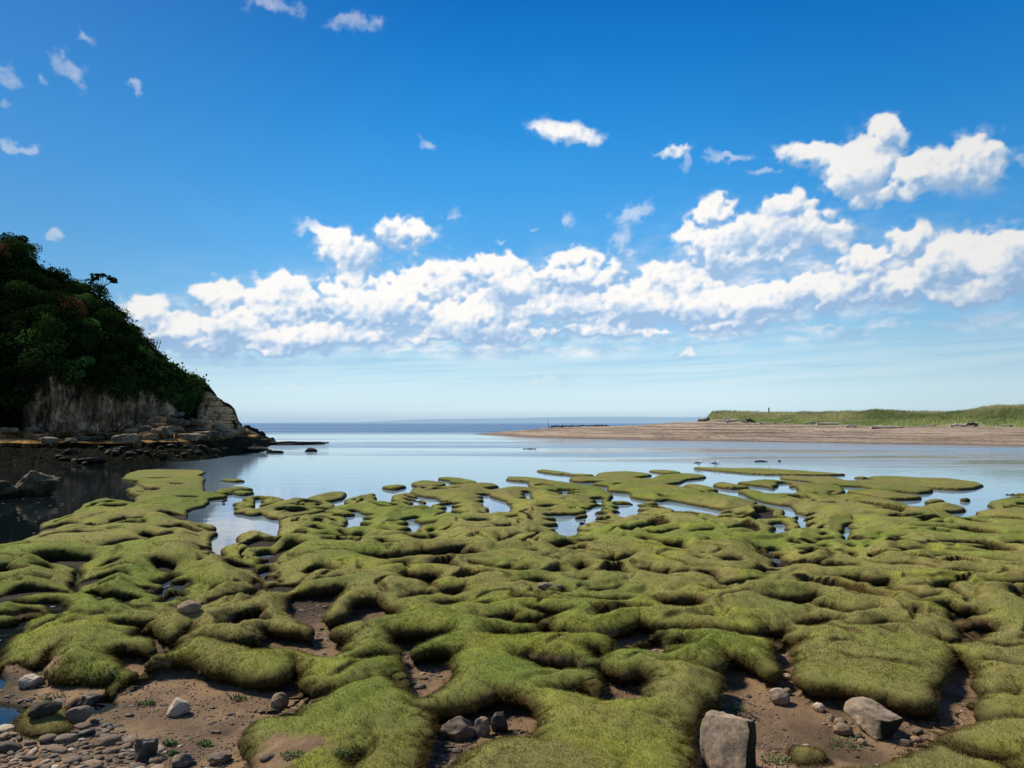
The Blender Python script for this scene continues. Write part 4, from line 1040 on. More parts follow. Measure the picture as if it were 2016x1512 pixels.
def put_rock(name, px, py, wpx, hpx, label, seed, mat, z=0.0, depth=1.0, cat='rock', sink=.25, ang=True, rough=.2, tilt=(0, 0, 0), rz=None, group=None, sub=4, cuts=7):
    """a rock standing at the ground point seen at its foot (px, py); size from its width and height in the photo"""
    if z is None: x, y, zz = hit(px, py)
    else: x, y = unproj(px, py, z); zz = z
    k = math.hypot(x, y) / F
    w, h = wpx * k / 2, hpx * k / 2
    me = rock_mesh(name, seed, (w, w * depth, h / (1 - sink * .5)), rough, sub=sub, angular=ang, cuts=cuts)
    L = math.hypot(x, y); dd = w * depth * .8
    o = obj(name, me, mat, None, (x + x / L * dd, y + y / L * dd, zz + h * (1 - sink)))
    o.rotation_euler = (tilt[0], tilt[1], math.atan2(-x, y) + (rz or 0) + tilt[2])
    return tag(o, label, cat, group)
put_rock('tidal_rock', 587, 876.5, 106, 9, 'longest low weed covered rock awash off the headland tip', 31, M_seaw, 0, .35, rough=.5, sub=5)
put_rock('tidal_rock', 614, 889, 32, 7, 'small dark rock standing alone in calm water beyond the headland', 32, M_seaw, 0, .5, rough=.4)
put_rock('tidal_rock', 543, 892, 34, 5, 'flat dark rock awash beside the headland shore', 33, M_seaw, 0, .4, rough=.4)
put_rock('tidal_rock', 530, 889, 10, 4, 'tiny dark rock between the headland shore and a flat rock awash', 34, M_seaw, 0, .6, rough=.4)
put_rock('tidal_rock', 500, 892, 60, 12, 'seaweed covered rock spit at the foot of the headland', 35, M_seaw, 0, .6, rough=.4)
put_rock('tidal_rock', 1498, 909.5, 24, 3, 'longer dark rock awash in the channel behind the gulls', 36, M_seaw, 0, .35, rough=.4)
put_rock('tidal_rock', 1535, 909.5, 6, 4, 'tiny dark rock just breaking the water right of the gulls', 37, M_seaw, 0, .6, rough=.4)
M_bould = rock_mat('mossy boulder', (.15, .105, .05), (.035, .035, .018), None, 2.2)
put_rock('boulder', 62, 978, 72, 42, 'pointed brown boulder standing in dark water by the left edge', 41, M_bould, 0, .8, rough=.5, sink=.3, cuts=12)
put_rock('boulder', 2, 982, 60, 34, 'lower brown boulder cut by the left edge of the photo', 42, M_bould, 0, .8, rough=.5, sink=.3, cuts=12)
put_rock('boulder', 115, 905, 60, 26, 'mossy rock at the foot of the shaded cliff', 43, M_bould, 0, .8, rough=.3)
put_rock('boulder', 10, 910, 50, 40, 'ochre rock at the cliff foot by the left edge', 44, M_bould, 0, .8, rough=.3)
# fallen and jointed blocks on the ledges
M_ledge = rock_mat('ochre ledge stone', (.30, .215, .13), (.10, .075, .048), None, 1.6, .95)
for k in range(44):
    px = g.uniform(238, 440) if k < 32 else g.uniform(20, 240); st = g.uniform(2.15, 3.02) if k < 32 else g.uniform(2.1, 2.9)
    p = hsurf(px, st); r0 = g.uniform(.3, .75)
    me = rock_mesh('ledge_block', 860 + k, (r0 * g.uniform(1.1, 1.9), r0 * .9, r0 * g.uniform(.4, .75)), .22, sub=4, cuts=4, boxy=True, smooth=False)
    o = obj('ledge_block', me, M_ledge, None, tuple(p + Vector((0, 0, .12)))); o.rotation_euler = (g.uniform(-.12, .12), g.uniform(-.12, .12), g.uniform(-.5, .5))
    tag(o, 'squared ochre block of rock on the ledges below the headland wood', 'rock', 'rock blocks on the headland ledges')
# shattered rocks along the headland shore
for k in range(46):
    px = 120 + k * 8.4 + g.uniform(-5, 5); j = int(np.searchsorted(pxs, px))
    p = hsurf(px, g.uniform(1.05, 1.9)); r0 = g.uniform(.12, .36)
    me = rock_mesh('shore_rock', 800 + k, (r0 * 1.5, r0, r0 * .5), .35, sub=3, cuts=11)
    o = obj('shore_rock', me, M_seaw, None, tuple(p + Vector((0, 0, .1)))); o.rotation_euler = (0, g.uniform(-.2, .2), g.uniform(0, 3))
    tag(o, 'dark broken rock lying on the shaded headland shore', 'rock', 'broken rocks along the headland shore')

# ------------------------------------------------------------------ sand spit, dunes, distant coast
SC = np.array([ # px, shore y, crest y (sand top), grass base y, dune top y
(926,855.2,855.2,855,855),(945,855.6,854.2,854,854),(985,857.4,851.5,851,851),(1030,859.3,847.5,847,847),(1080,861,842.6,842,842),(1140,862.8,840.5,840,840),(1200,864.2,839.5,839,839),(1260,865.4,837,836.8,836.7),
(1320,866.6,832.8,832.6,832.5),(1372,867.8,830.2,830,829.8),(1388,868.1,830,826,822),(1400,868.3,831.5,826,814.5),(1430,868.9,833.5,829,812.5),(1480,869.8,836,832,811.5),(1560,871.2,838.5,834,813.5),(1640,872.4,840.5,836,812.5),
(1720,873.6,842,838,811.5),(1800,874.8,843,839,811.5),(1860,875.8,843.5,840,809.5),(1920,876.8,844,840,806),(1980,877.8,844.5,841,802.5),(2016,878.6,845,841,800),(2200,881,846,842,795),(2600,886,848,844,790)], float)
SU = 640
spx = np.linspace(926, 2600, SU)
stb = np.stack([np.interp(spx, SC[:, 0], SC[:, k]) for k in range(5)], 1)
sdW = np.array([math.hypot(*unproj(p, y)) for p, y in zip(spx, stb[:, 1])])
grow = sst(926, 1010, spx)
sd_ = [sdW - 4, sdW, sdW + 3 + 15 * grow, sdW + 5 + 19 * grow, sdW + 6 + 30 * grow, sdW + 8 + 50 * grow, sdW + 12 + 110 * grow]
z2 = colpt(spx, stb[:, 2], sd_[2])[2]; z3 = colpt(spx, stb[:, 3], sd_[3])[2]; z4 = colpt(spx, stb[:, 4], sd_[4])[2]
dn = sst(1380, 1402, spx)
z4 = z4 * dn + (1 - dn) * np.minimum(z4, z2 * .95); z3 = z3 * dn + (1 - dn) * np.minimum(z3, z2)
sz = [np.full(SU, -.4), np.zeros(SU), z2, z3, z4, z4 * .75, np.full(SU, -.3)]
segs = [3, 50, 12, 50, 24, 20]
Dp, Zp, St2 = [], [], []
for k, n in enumerate(segs):
    for i in range(n):
        f = i / n
        if k == 1: fz = f ** .85
        elif k == 3: fz = f ** .7
        else: fz = f
        Dp.append(sd_[k] * (1 - f) + sd_[k + 1] * f); Zp.append(sz[k] * (1 - fz) + sz[k + 1] * fz); St2.append(np.full(SU, k + f))
Dp.append(sd_[-1]); Zp.append(sz[-1]); St2.append(np.full(SU, 6.0))
Dp, Zp, St2 = np.array(Dp), np.array(Zp), np.array(St2)
Lc = np.hypot(spx - CX, F * CT)
QX = ((spx - CX) / Lc)[None, :] * Dp; QY = (F * CT / Lc)[None, :] * Dp
beach = sst(1.0, 1.2, St2) * (1 - sst(2.6, 3.0, St2)) * grow[None, :]
Zp += beach * (.10 * fbm(QX * .12, QY * .5, 501, 4) + .04 * fbm(QX * 1.2, QY * 1.2, 502, 3))
dune = sst(3.0, 3.6, St2) * (1 - sst(5.2, 6, St2)) * dn[None, :]
Zp += dune * (.75 * fbm(QX * .13, QY * .13, 503, 3) + .25 * fbm(QX * .6, QY * .6, 504, 3))
nr_, nc_ = Zp.shape
fs = lambda a: a.ravel()
line = fbm(QX * .05, Zp * 5 + 0.4 * fbm(QX * .1, QY * .1, 512, 2), 511, 4)
sand = lerp3(C_(.37, .285, .21), C_(.235, .18, .132), fs(np.clip(.5 + line * 1.4, 0, 1)))
sand = lerp3(sand, C_(.10, .07, .05), fs(sst(.30, .38, fbm(QX * .06, Zp * 4.5 + .3 * fbm(QX * .4, QY * .4, 516, 3), 515, 4))) * .8)
sand = lerp3(sand, C_(.13, .095, .07), fs(sst(.22, .4, fbm(QX * .25, Zp * 9, 513, 3))) * .7)
wets = 1 - sst(.03, .35, fs(Zp)); sand = lerp3(sand, C_(.17, .125, .095), wets)
dg = lerp3(C_(.24, .27, .09), C_(.13, .18, .05), fs(np.clip(.5 + fbm(QX * .3, QY * .3, 521, 4) * 1.4, 0, 1)))
gm = fs(sst(2.75, 3.05, St2 + .25 * fbm(QX * .15, QY * .15, 522, 3)) * dn[None, :])
sc_ = lerp3(sand, dg, gm)
me = mesh_np('sand_spit', np.stack([fs(QX), fs(QY), fs(Zp)], 1), grid_faces(nr_, nc_))
colattr(me, 'tint', sc_)
m, t, out = material('shingle and sand')
ca = t('ShaderNodeAttribute', attribute_name='tint').outputs['Color']
pos = t('ShaderNodeNewGeometry').outputs['Position']
n1 = t.noise(t.vscale(pos, (1, 1, 4)), 1.3, 5, .7); n2 = t.noise(pos, 7, 4, .8)
g1 = t.mapr(t.math('ADD', n1, n2), .75, 1.25, .6, 1.4, False)
col = t('ShaderNodeVectorMath', {0: ca, 'Scale': g1}, operation='SCALE').outputs[0]
principled(t, out, col, .95, .1, n2, .8, .08)
tag(obj('sand_spit', me, m), 'low shingle and sand spit across the channel', 'sand spit', kind='structure')
# marram grass on the dunes: one mass nobody could count
n = 120000
rw = np.where((St2[:, 0] >= 2.7) & (St2[:, 0] < 4.9))[0]
c0 = int(np.searchsorted(spx, 1386))
fi = rng.random(n) * (len(rw) - 1); ii = rw[fi.astype(int)]; jf = c0 + rng.random(n) ** 1.0 * (SU - 2 - c0); jj = jf.astype(int); fj = jf - jj
P = np.stack([A[ii, jj] * (1 - fj) + A[ii, jj + 1] * fj for A in (QX, QY, Zp)], 1)
k_ = (St2[ii, jj] + .25 * fbm(P[:, 0] * .15, P[:, 1] * .15, 522, 3)) > 2.95
P = P[k_]; n = len(P)
hh = (.15 + .32 * rng.random(n)) * (0.35 + .8 * sst(3.0, 3.6, St2[ii, jj][k_]))
wd = .035 + .03 * rng.random(n)
an = rng.random(n) * 6.28; dx = np.cos(an) * wd; dy = np.sin(an) * wd * .4
lx = rng.normal(size=n) * .14 + .08; ly = rng.normal(size=n) * .1
V = np.stack([P + np.stack([-dx, -dy, 0 * dx - .05], 1), P + np.stack([dx, dy, 0 * dx - .05], 1), P + np.stack([lx, ly, hh], 1)], 1).reshape(-1, 3)
me = mesh_np('dune_grass', V, np.arange(3 * n).reshape(n, 3), False)
dk_ = np.clip(.5 + 1.2 * fbm(P[:, 0] * .22, P[:, 1] * .22, 531, 3), 0, 1)
cc_ = lerp3(C_(.52, .48, .24), C_(.22, .26, .10), dk_) * (.7 + .6 * rng.random(n))[:, None]
low_ = 1 - sst(3.0, 3.25, St2[ii, jj][k_])
cc_ = lerp3(cc_, C_(.13, .22, .06), low_ * .7)
colattr(me, 'tint', np.repeat(cc_, 3, 0))
m, t, out = material('marram grass')
principled(t, out, t('ShaderNodeAttribute', attribute_name='tint').outputs['Color'], .8, .1) if False else None
ca = t('ShaderNodeAttribute', attribute_name='tint').outputs['Color']
dfn = t('ShaderNodeBsdfDiffuse', {0: ca}); trn = t('ShaderNodeBsdfTranslucent', {0: ca}); mx = t('ShaderNodeMixShader', {0: .45})
t.l.new(dfn.outputs[0], mx.inputs[1]); t.l.new(trn.outputs[0], mx.inputs[2]); t.l.new(mx.outputs[0], out.inputs[0])
tag(obj('dune_grass', me, m), 'tufted green marram grass covering the dunes', 'dune grass', kind='stuff')

def spit(px, st):
    j = int(np.clip(np.searchsorted(spx, px), 0, SU - 1)); i = int(np.argmin(np.abs(St2[:, j] - st)))
    return Vector((QX[i, j], QY[i, j], Zp[i, j]))
def spit_y(px, py):
    j = int(np.clip(np.searchsorted(spx, px), 0, SU - 1))
    k = (CAMH - Zp[:, j]) / Dp[:, j] * F * 1.0
    rows = np.where((St2[:, j] >= 1) & (St2[:, j] <= 3.3))[0]
    i = rows[int(np.argmin(np.abs(HZ + k[rows] - py)))]
    return Vector((QX[i, j], QY[i, j], Zp[i, j]))
m, t, out = material('bleached driftwood')
pos = t('ShaderNodeTexCoord').outputs['Object']
n1 = t.noise(t.vscale(pos, (1, 1, 1)), 4, 5, .6)
principled(t, out, t.mix(n1, (.42, .33, .24), (.85, .73, .57)), .9, .1, n1, .5, .03); M_drift = m
m, t, out = material('dark wet wood'); principled(t, out, (.06, .042, .032), .85); M_dwood = m
def log(px, py, lenpx, label, tilt=0.0, rz=0.0, r=.15, branches=2, mat=None, seed=0, bend=.25, name='driftwood_log', group=None, cat='driftwood'):
    p = spit_y(px, py); k = p.to_2d().length / F; Lm = lenpx * k
    g = random.Random(seed * 7 + 1)
    N = 7; pts = []; rads = []
    for i in range(N):
        f = i / (N - 1) - .5
        pts.append((f * Lm, g.uniform(-.04, .04) * Lm, bend * Lm * (.25 - f * f) * g.uniform(.6, 1.2) + f * Lm * math.tan(tilt)))
        rads.append(r * (1.15 - .6 * (f + .5)) * g.uniform(.85, 1.15))
    lst = [(pts, rads, 8)]
    tr = join_tubes(lst, name)
    root = empty(name, tuple(p + Vector((0, -.1, r * .7))), rz); tag(root, label, cat, group)
    obj('trunk', tr, mat or M_drift, root)
    bl = []
    for b in range(branches):
        i = g.randrange(1, N - 1); s0 = Vector(pts[i]); d = Vector((g.uniform(-1, 1), g.uniform(-.6, .3), g.uniform(.1, .8))).normalized() * Lm * g.uniform(.12, .3)
        me = join_tubes([([tuple(s0), tuple(s0 + d * .5 + Vector((0, 0, .05))), tuple(s0 + d)], [r * .5, r * .35, r * .12], 6)], 'branch')
        obj('branch', me, mat or M_drift, root)
    return root
log(1445, 833, 46, 'large pale forked driftwood tree at the left end of the dunes', .0, .2, .24, 4, seed=1, bend=.35)
log(1418, 830.5, 26, 'curved pale driftwood branch against the left end of the dune', .1, -.3, .12, 3, seed=2, bend=.5)
log(1472, 832.5, 26, 'dark brown driftwood stump beside the pale forked driftwood', .0, .3, .28, 3, M_dwood, seed=3, bend=.3)
log(1508, 834.5, 34, 'thin bleached stick lying right of the dark driftwood stump', 0, .1, .09, 2, seed=4, bend=.1)
log(1548, 831, 18, 'short bleached driftwood piece in the dune grass', .15, -.2, .10, 3, seed=5)
log(1590, 834, 24, 'pale driftwood root standing where the dune grass begins', .1, .2, .14, 4, seed=6, bend=.4)
log(1582, 824, 12, 'thin pole leaning out of the dune grass', -1.0, 0, .06, 0, seed=7, bend=0)
log(1636, 835.5, 66, 'longest straight bleached log along the dune foot', 0, .05, .17, 1, seed=8, bend=.02)
log(1672, 840, 24, 'bleached knotty driftwood below the longest log', 0, .2, .14, 3, seed=9)
log(1742, 842, 56, 'long reddish brown log lying on the open sand', 0, -.1, .2, 1, seed=10, bend=.03)
log(1828, 838, 34, 'tangle of thin pale driftwood at the grass edge', .1, .1, .09, 6, seed=11, bend=.3)
log(1890, 838.5, 40, 'stacked pale driftwood near the right side of the dune foot', 0, -.1, .15, 5, seed=12, bend=.15)
log(1912, 836.5, 22, 'short dark topped driftwood piece against the dune', 0, .2, .18, 3, M_dwood, seed=13)
log(1985, 838.5, 50, 'thin pale driftwood pole reaching the right edge of the photo', 0, .05, .08, 2, seed=14, bend=.05)
# wrack and sticks on the spit's seaward crest
for k, (px, ln_) in enumerate([(1095, 26), (1112, 20), (1130, 18), (1148, 22), (1164, 16), (1178, 20), (1190, 14)]):
    log(px, 840.3 - k * .1, ln_, 'dark driftwood branch in the wrack heap on the seaward crest of the spit', 0, g.uniform(-.3, .3), .13, 5, M_dwood, seed=30 + k, bend=.25, name='wrack_branch', group='driftwood heap on the far crest of the spit')
log(1079, 836, 3, 'thin upright stick at the seaward end of the driftwood heap', 0, 0, .04, 0, M_dwood, seed=40)
p = spit_y(1080, 842)
tag(obj('upright_stick', join_tubes([([(0, 0, -.2), (-.1, 0, .9), (-.3, 0, 2.1)], [.06, .045, .02], 6)], 'upright_stick'), M_dwood, None, p), 'thin leaning stick stuck upright at the seaward end of the spit', 'stick')
p = spit(1512, 4.0)
root = empty('marker_post', tuple(p)); tag(root, 'dark upright marker post standing on top of the dune', 'post')
obj('post', join_tubes([([(0, 0, -.4), (0, 0, .95)], [.13, .12], 8)], 'post'), M_dwood, root)
obj('post_cap', join_tubes([([(0, 0, .95), (0, 0, 1.06)], [.135, .11], 8)], 'post_cap'), M_dwood, root)
for k, (px, w_) in enumerate([(1374, 9), (1383, 12), (1391, 8)]):
    p = spit(px, 2.9); k_ = p.to_2d().length / F
    me = rock_mesh('dune_rock', 900 + k, (w_ * k_ * .5, w_ * k_ * .4, .3), .3, sub=3)
    tag(obj('dune_rock', me, M_rock, None, tuple(p + Vector((0, 0, .25)))), ['leftmost small rock below the left end of the dune', 'middle and widest rock below the left end of the dune', 'rock touching the grass at the left end of the dune'][k], 'rock')
# low blue coast beyond the bay
cx_ = np.linspace(300, 2700, 240); yc = np.interp(cx_, [300, 700, 830, 960, 1100, 1180, 1300, 1400, 2000, 2700], [833.4, 831.5, 826, 823.8, 821.2, 820.6, 821.4, 821, 818, 818]) + .5 * fbm(cx_ * .02, cx_ * 0, 540, 4)
D0 = 9000.0
a_ = (cx_ - CX) / F
V = []
for rr_, f_ in ((D0, 0), (D0 + 200, .6), (D0 + 700, 1.0), (D0 + 3000, .7)):
    V.append(np.stack([a_ * rr_, np.full(cx_.shape, rr_), np.where(f_ == 0, -5, (CAMH + (HZ - yc) / F * (D0 + 700)) * f_)], 1))
me = mesh_np('distant_coast', np.vstack(V), grid_faces(4, 240))
m, t, out = material('hazy distant coast')
# aerial haze: the land's own colour is drowned in scattered sky light
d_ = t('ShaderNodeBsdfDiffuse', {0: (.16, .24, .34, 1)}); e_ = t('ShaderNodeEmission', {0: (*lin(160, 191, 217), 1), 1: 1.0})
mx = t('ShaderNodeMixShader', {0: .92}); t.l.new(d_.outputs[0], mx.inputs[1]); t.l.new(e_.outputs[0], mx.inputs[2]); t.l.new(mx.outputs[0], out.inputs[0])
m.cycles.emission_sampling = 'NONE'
tag(obj('distant_coast', me, m), 'low blue coastline in haze beyond the bay', 'coast', kind='structure')

# ------------------------------------------------------------------ gulls
m, t, out = material('white feathers'); principled(t, out, (.93, .93, .91), .6, .2); M_white = m
m, t, out = material('slate grey feathers'); principled(t, out, (.055, .06, .07), .7, .2); M_slate = m
m, t, out = material('yellow bill'); principled(t, out, (.6, .38, .05), .5); M_bill = m
m, t, out = material('pinkish leg'); principled(t, out, (.45, .25, .2), .6); M_leg = m
m, t, out = material('dark eye'); principled(t, out, (.01, .01, .01), .2); M_eye = m
def gull(px, py, face, label, lean):
    x, y = unproj(px, py, .05)
    z = max(float(samp(Zg, np.array([x]), np.array([y]))[0]), 0.0)
    root = empty('gull', (x, y, z), face); tag(root, label, 'gull', 'gulls standing at the water edge')
    # body: lofted rings tail -> breast -> neck -> head, facing +X
    rings = [(-.20, .205, .012, .010), (-.14, .205, .045, .035), (-.06, .20, .072, .068), (.02, .195, .080, .082), (.09, .205, .074, .078), (.135, .235, .055, .058), (.150, .275, .038, .040), (.158, .315, .034, .034), (.168, .342, .036, .036), (.182, .362, .034, .032), (.198, .368, .024, .022), (.210, .366, .008, .008)]
    pts = [Vector((a, 0, b + lean * max(a, 0) * .6)) for a, b, c, d in rings]; V = []; S = 14
    for i, (a, b, ry, rz) in enumerate(rings):
        d = (pts[min(i + 1, len(pts) - 1)] - pts[max(i - 1, 0)]).normalized(); s1 = Vector((0, 1, 0)); u1 = s1.cross(d) * -1
        for k in range(S):
            an = 2 * math.pi * k / S; V.append(tuple(pts[i] + s1 * math.cos(an) * ry + u1 * math.sin(an) * rz))
    me = mesh_np('body', np.array(V), np.array([(i * S + k, i * S + (k + 1) % S, (i + 1) * S + (k + 1) % S, (i + 1) * S + k) for i in range(len(rings) - 1) for k in range(S)]))
    obj('body', me, M_white, root)
    for sgn in (-1, 1):
        W = []; secs = [(.06, .250, .060, .018), (.01, .245, .078, .032), (-.06, .236, .076, .036), (-.15, .222, .050, .026), (-.24, .205, .025, .016), (-.31, .20, .006, .006)]
        for a, b, yy, hh in secs:
            for k in range(8):
                an = 2 * math.pi * k / 8; W.append((a, sgn * (yy * .82 + .018 * math.cos(an)), b + hh * math.sin(an)))
        me = mesh_np('wing', np.array(W), np.array([(i * 8 + k, i * 8 + (k + 1) % 8, (i + 1) * 8 + (k + 1) % 8, (i + 1) * 8 + k) for i in range(5) for k in range(8)]))
        obj('wing', me, M_slate, root)
        me = join_tubes([([(.0, sgn * .035, .15), (-.005, sgn * .035, .075), (.0, sgn * .035, .0)], [.011, .007, .007], 6), ([(.0, sgn * .035, .004), (.055, sgn * .05, .004)], [.008, .005], 5), ([(.0, sgn * .035, .004), (.055, sgn * .015, .004)], [.008, .005], 5)], 'leg')
        obj('leg', me, M_leg, root)
        e = rock_mesh('eye', 5, (.006, .004, .006), 0, sub=1, angular=False); obj('eye', e, M_eye, root, (.188, sgn * .031, .37 + lean * .1))
    zb = .360 + lean * .125
    obj('bill', join_tubes([([(.20, 0, zb), (.235, 0, zb - .002), (.252, 0, zb - .014)], [.012, .009, .003], 6)], 'bill'), M_bill, root)
    obj('tail', mesh_np('tail', np.array([(-.16, -.03, .21), (-.16, .03, .21), (-.30, .04, .205), (-.30, -.04, .205), (-.16, -.03, .196), (-.16, .03, .196), (-.30, .04, .199), (-.30, -.04, .199)]), np.array([(0, 1, 2, 3), (7, 6, 5, 4), (0, 3, 7, 4), (1, 5, 6, 2), (0, 4, 5, 1), (3, 2, 6, 7)]), False), M_white, root)
    return root
g1_ = gull(1375, 918, .25, 'left gull of the two, upright with its head drawn back', .1)
g2_ = gull(1409, 919, .1, 'right gull of the two, leaning forward with dark wing tips behind', -.1)
for o in (g1_, g2_): o.scale = (1.15, 1.15, 1.15)
# floating stick in the lagoon
x, y = unproj(1043, 884, 0)
k_ = math.hypot(x, y) / F
tag(obj('floating_branch', join_tubes([([(-13 * k_, 0, .05), (-8 * k_, .1, -.01), (0, 0, .02), (8 * k_, -.1, 0), (13 * k_, 0, .08)], [.03, .05, .06, .05, .02], 6)], 'floating_branch'), M_dwood, None, (x, y, 0)), 'thin dark branch floating in the calm lagoon', 'branch')
# ------------------------------------------------------------------ named stones in the foreground
M_pale = rock_mat('pale limestone', (.50, .40, .29), (.32, .245, .17), None, 7.0)
M_slab = rock_mat('grey slate rock', (.215, .155, .105), (.115, .082, .056), None, 6.0)
M_brown_s = rock_mat('brown sandstone', (.32, .215, .13), (.20, .135, .08), None, 6.0)
M_dkst = rock_mat('dark damp stone', (.10, .078, .055), (.05, .04, .03), None, 6.0, .55)

def block(name, loc, dims, rz, label, mats, seed, lean=(0, 0)):
    """roughly hewn block: a bevelled, tapered box with worn corners; its far right face dark"""
    import bmesh
    me = rock_mesh(name, seed, (dims[0] / 1.5, dims[1] / 1.5, dims[2] / 1.5), .10, sub=5, cuts=5, boxy=True)
    me.materials.append(mats)
    o = obj(name, me, None, None, loc); o.rotation_euler = (lean[0], lean[1], rz)
    return tag(o, label, 'rock')

def block_mat(name, c1, c2, weed):  # weed: near-black tint for one side
    m, t, out = material(name)
    pos = t('ShaderNodeTexCoord').outputs['Object']; nrm = t('ShaderNodeTexCoord').outputs['Normal']
    n1 = t.noise(pos, 6, 6, .65); n2 = t.noise(pos, 40, 5, .7)
    c = t.mix(t.mapr(n1, .35, .65), c1, c2)
    c = t('ShaderNodeVectorMath', {0: c, 'Scale': t.mapr(n2, .3, .7, .6, 1.35, False)}, operation='SCALE').outputs[0]
    sp = t('ShaderNodeSeparateXYZ', {0: nrm})
    # near-black tint on faces turned towards local X, broken by noise
    wd = t.mapr(t.math('ADD', sp.outputs[0], t.math('MULTIPLY', t.math('SUBTRACT', n1, .5), .8)), .25, .6)
    c = t.mix(wd, c, t.mix(n2, (.008, .009, .005), weed))
    principled(t, out, c, .85, .2, t.math('ADD', n1, t.math('MULTIPLY', n2, .4)), .6, .015)
    return m
M_blk = block_mat('block of limestone with dark side', (.40, .295, .20), (.22, .16, .105), (.020, .026, .008))
def place(px, py, dy=0.0):
    x, y, z = hit(px, py); return x, y, z
x, y = unproj(1432, 1528, .08)
block('limestone_block', (x + .045, y + .14, .20), (.35, .31, .46), -.62, 'largest pale block standing on the mud at the bottom edge, its right side black', M_blk, 3, (-.22, .0))
x, y = unproj(1722, 1448, .06)
block('limestone_block', (x + .075, y + .15, .13), (.36, .38, .25), -.95, 'flat topped pale block on the mud whose dark face looks right', M_blk, 8, (-.08, .02))
put_rock('flat_boulder', 905, 1463, 80, 42, 'largest smooth grey brown boulder wedged under the turf at the bottom centre', 51, M_slab, None, .7, sink=.3, ang=True, rough=.35, rz=-.3, cuts=11)
put_rock('flat_boulder', 951, 1452, 34, 38, 'small angular stone squeezed between two grey boulders', 52, M_slab, None, .7, sink=.3)
put_rock('flat_boulder', 985, 1446, 38, 42, 'pointed dark grey stone at the right end of the boulder group', 53, M_dkst, None, .7, sink=.25, cuts=9)
put_rock('white_stone', 348, 1412, 44, 30, 'white chunky stone standing alone on bare mud', 54, M_pale, None, .8, sink=.25, cuts=9)
put_rock('slab_stone', 154, 1426, 54, 26, 'upright grey slab beside the small puddle', 55, M_slab, None, .5, sink=.2)
put_rock('slab_stone', 86, 1414, 46, 24, 'mossy rounded stone at the edge of the left puddle', 56, M_bould, None, .7, ang=False)
put_rock('slab_stone', 60, 1356, 36, 22, 'pale wedge shaped stone above the small turf island', 57, M_pale, None, .7)
put_rock('slab_stone', 176, 1396, 40, 22, 'dark squat stone above the small puddle', 58, M_dkst, None, .8)
put_rock('pink_stone', 371, 1209, 42, 22, 'flat pinkish stone resting on turf at the end of the blue pool', 59, M_brown_s, None, .8, ang=False)
put_rock('tan_stone', 550, 1396, 32, 28, 'rounded orange tan stone at the edge of the mud', 60, M_brown_s, None, .8, ang=False, sink=.3)
put_rock('slab_stone', 1071, 1160, 36, 12, 'pale oblong slab lying between turf mounds', 61, M_slab, None, .6)
put_rock('slab_stone', 1101, 1162, 18, 9, 'small stone at the right end of the pale oblong slab', 62, M_slab, None, .6, ang=False)
put_rock('grey_cobble', 1535, 1390, 40, 24, 'large smooth grey cobble in the muddy trench', 63, M_slab, None, .8, ang=False, sink=.15)
put_rock('grey_cobble', 1532, 1370, 26, 12, 'flat pale cobble behind the large smooth grey cobble', 64, M_pale, None, .8, ang=False)
put_rock('grey_cobble', 1551, 1369, 16, 12, 'small pale cobble right behind the large grey cobble', 65, M_slab, None, .8, ang=False)
put_rock('grey_cobble', 1612, 1403, 21, 15, 'round pale cobble alone on mud under the turf edge', 66, M_pale, None, .8, ang=False, sink=.2)
put_rock('grey_cobble', 1637, 1422, 10, 13, 'small white pebble standing on edge left of the flat topped block', 67, M_pale, None, .6, ang=False)
put_rock('grey_cobble', 1655, 1432, 22, 14, 'upper of the two brown cobbles touching the flat topped block', 68, M_brown_s, None, .8, ang=False)
put_rock('grey_cobble', 1661, 1450, 34, 20, 'lower and larger of the two brown cobbles touching the flat topped block', 69, M_brown_s, None, .8, ang=False)
put_rock('grey_cobble', 1549, 1338, 20, 9, 'white oval cobble in the dark end of the trench', 70, M_pale, None, .8, ang=False)
put_rock('grey_cobble', 1690, 1454, 15, 9, 'small cobble at the left foot of the flat topped block', 71, M_slab, None, .8, ang=False)
put_rock('grey_cobble', 1697, 1468, 16, 10, 'brown cobble in front of the flat topped block', 72, M_brown_s, None, .8, ang=False)
put_rock('grey_cobble', 1784, 1471, 24, 11, 'flat pale cobble right of the flat topped block', 73, M_slab, None, .6)
put_rock('grey_cobble', 1802, 1463, 18, 10, 'rounded tan cobble at the edge of the front mound', 74, M_brown_s, None, .8, ang=False)
put_rock('grey_cobble', 1808, 1449, 22, 12, 'speckled grey cobble near the front mound', 75, M_slab, None, .8)
put_rock('shell', 482, 1338, 14, 8, 'white shell lying on the mud by the turf edge', 76, M_pale, None, .5, cat='shell')
put_rock('shell', 393, 1326, 9, 6, 'small pale shell at the top edge of the bare mud', 77, M_pale, None, .5, cat='shell')
put_rock('dark_stump', 283, 1502, 40, 44, 'dark weathered wood stump among the cobbles at the bottom edge', 78, M_dkst, None, .7, cat='stump', rough=.5, cuts=10)
put_rock('cobble_block', 362, 1512, 42, 22, 'grey square cobble at the bottom edge of the mud', 79, M_slab, None, .8)
put_rock('cobble_block', 432, 1506, 42, 18, 'flat grey cobble right of the square cobble', 80, M_slab, None, .8, ang=False)
put_rock('cobble_block', 491, 1512, 20, 16, 'round white cobble at the bottom edge', 81, M_pale, None, .8, ang=False)
put_rock('cobble_block', 527, 1502, 30, 12, 'flat grey oval cobble on the tan mud at the bottom', 82, M_slab, None, .8, ang=False)

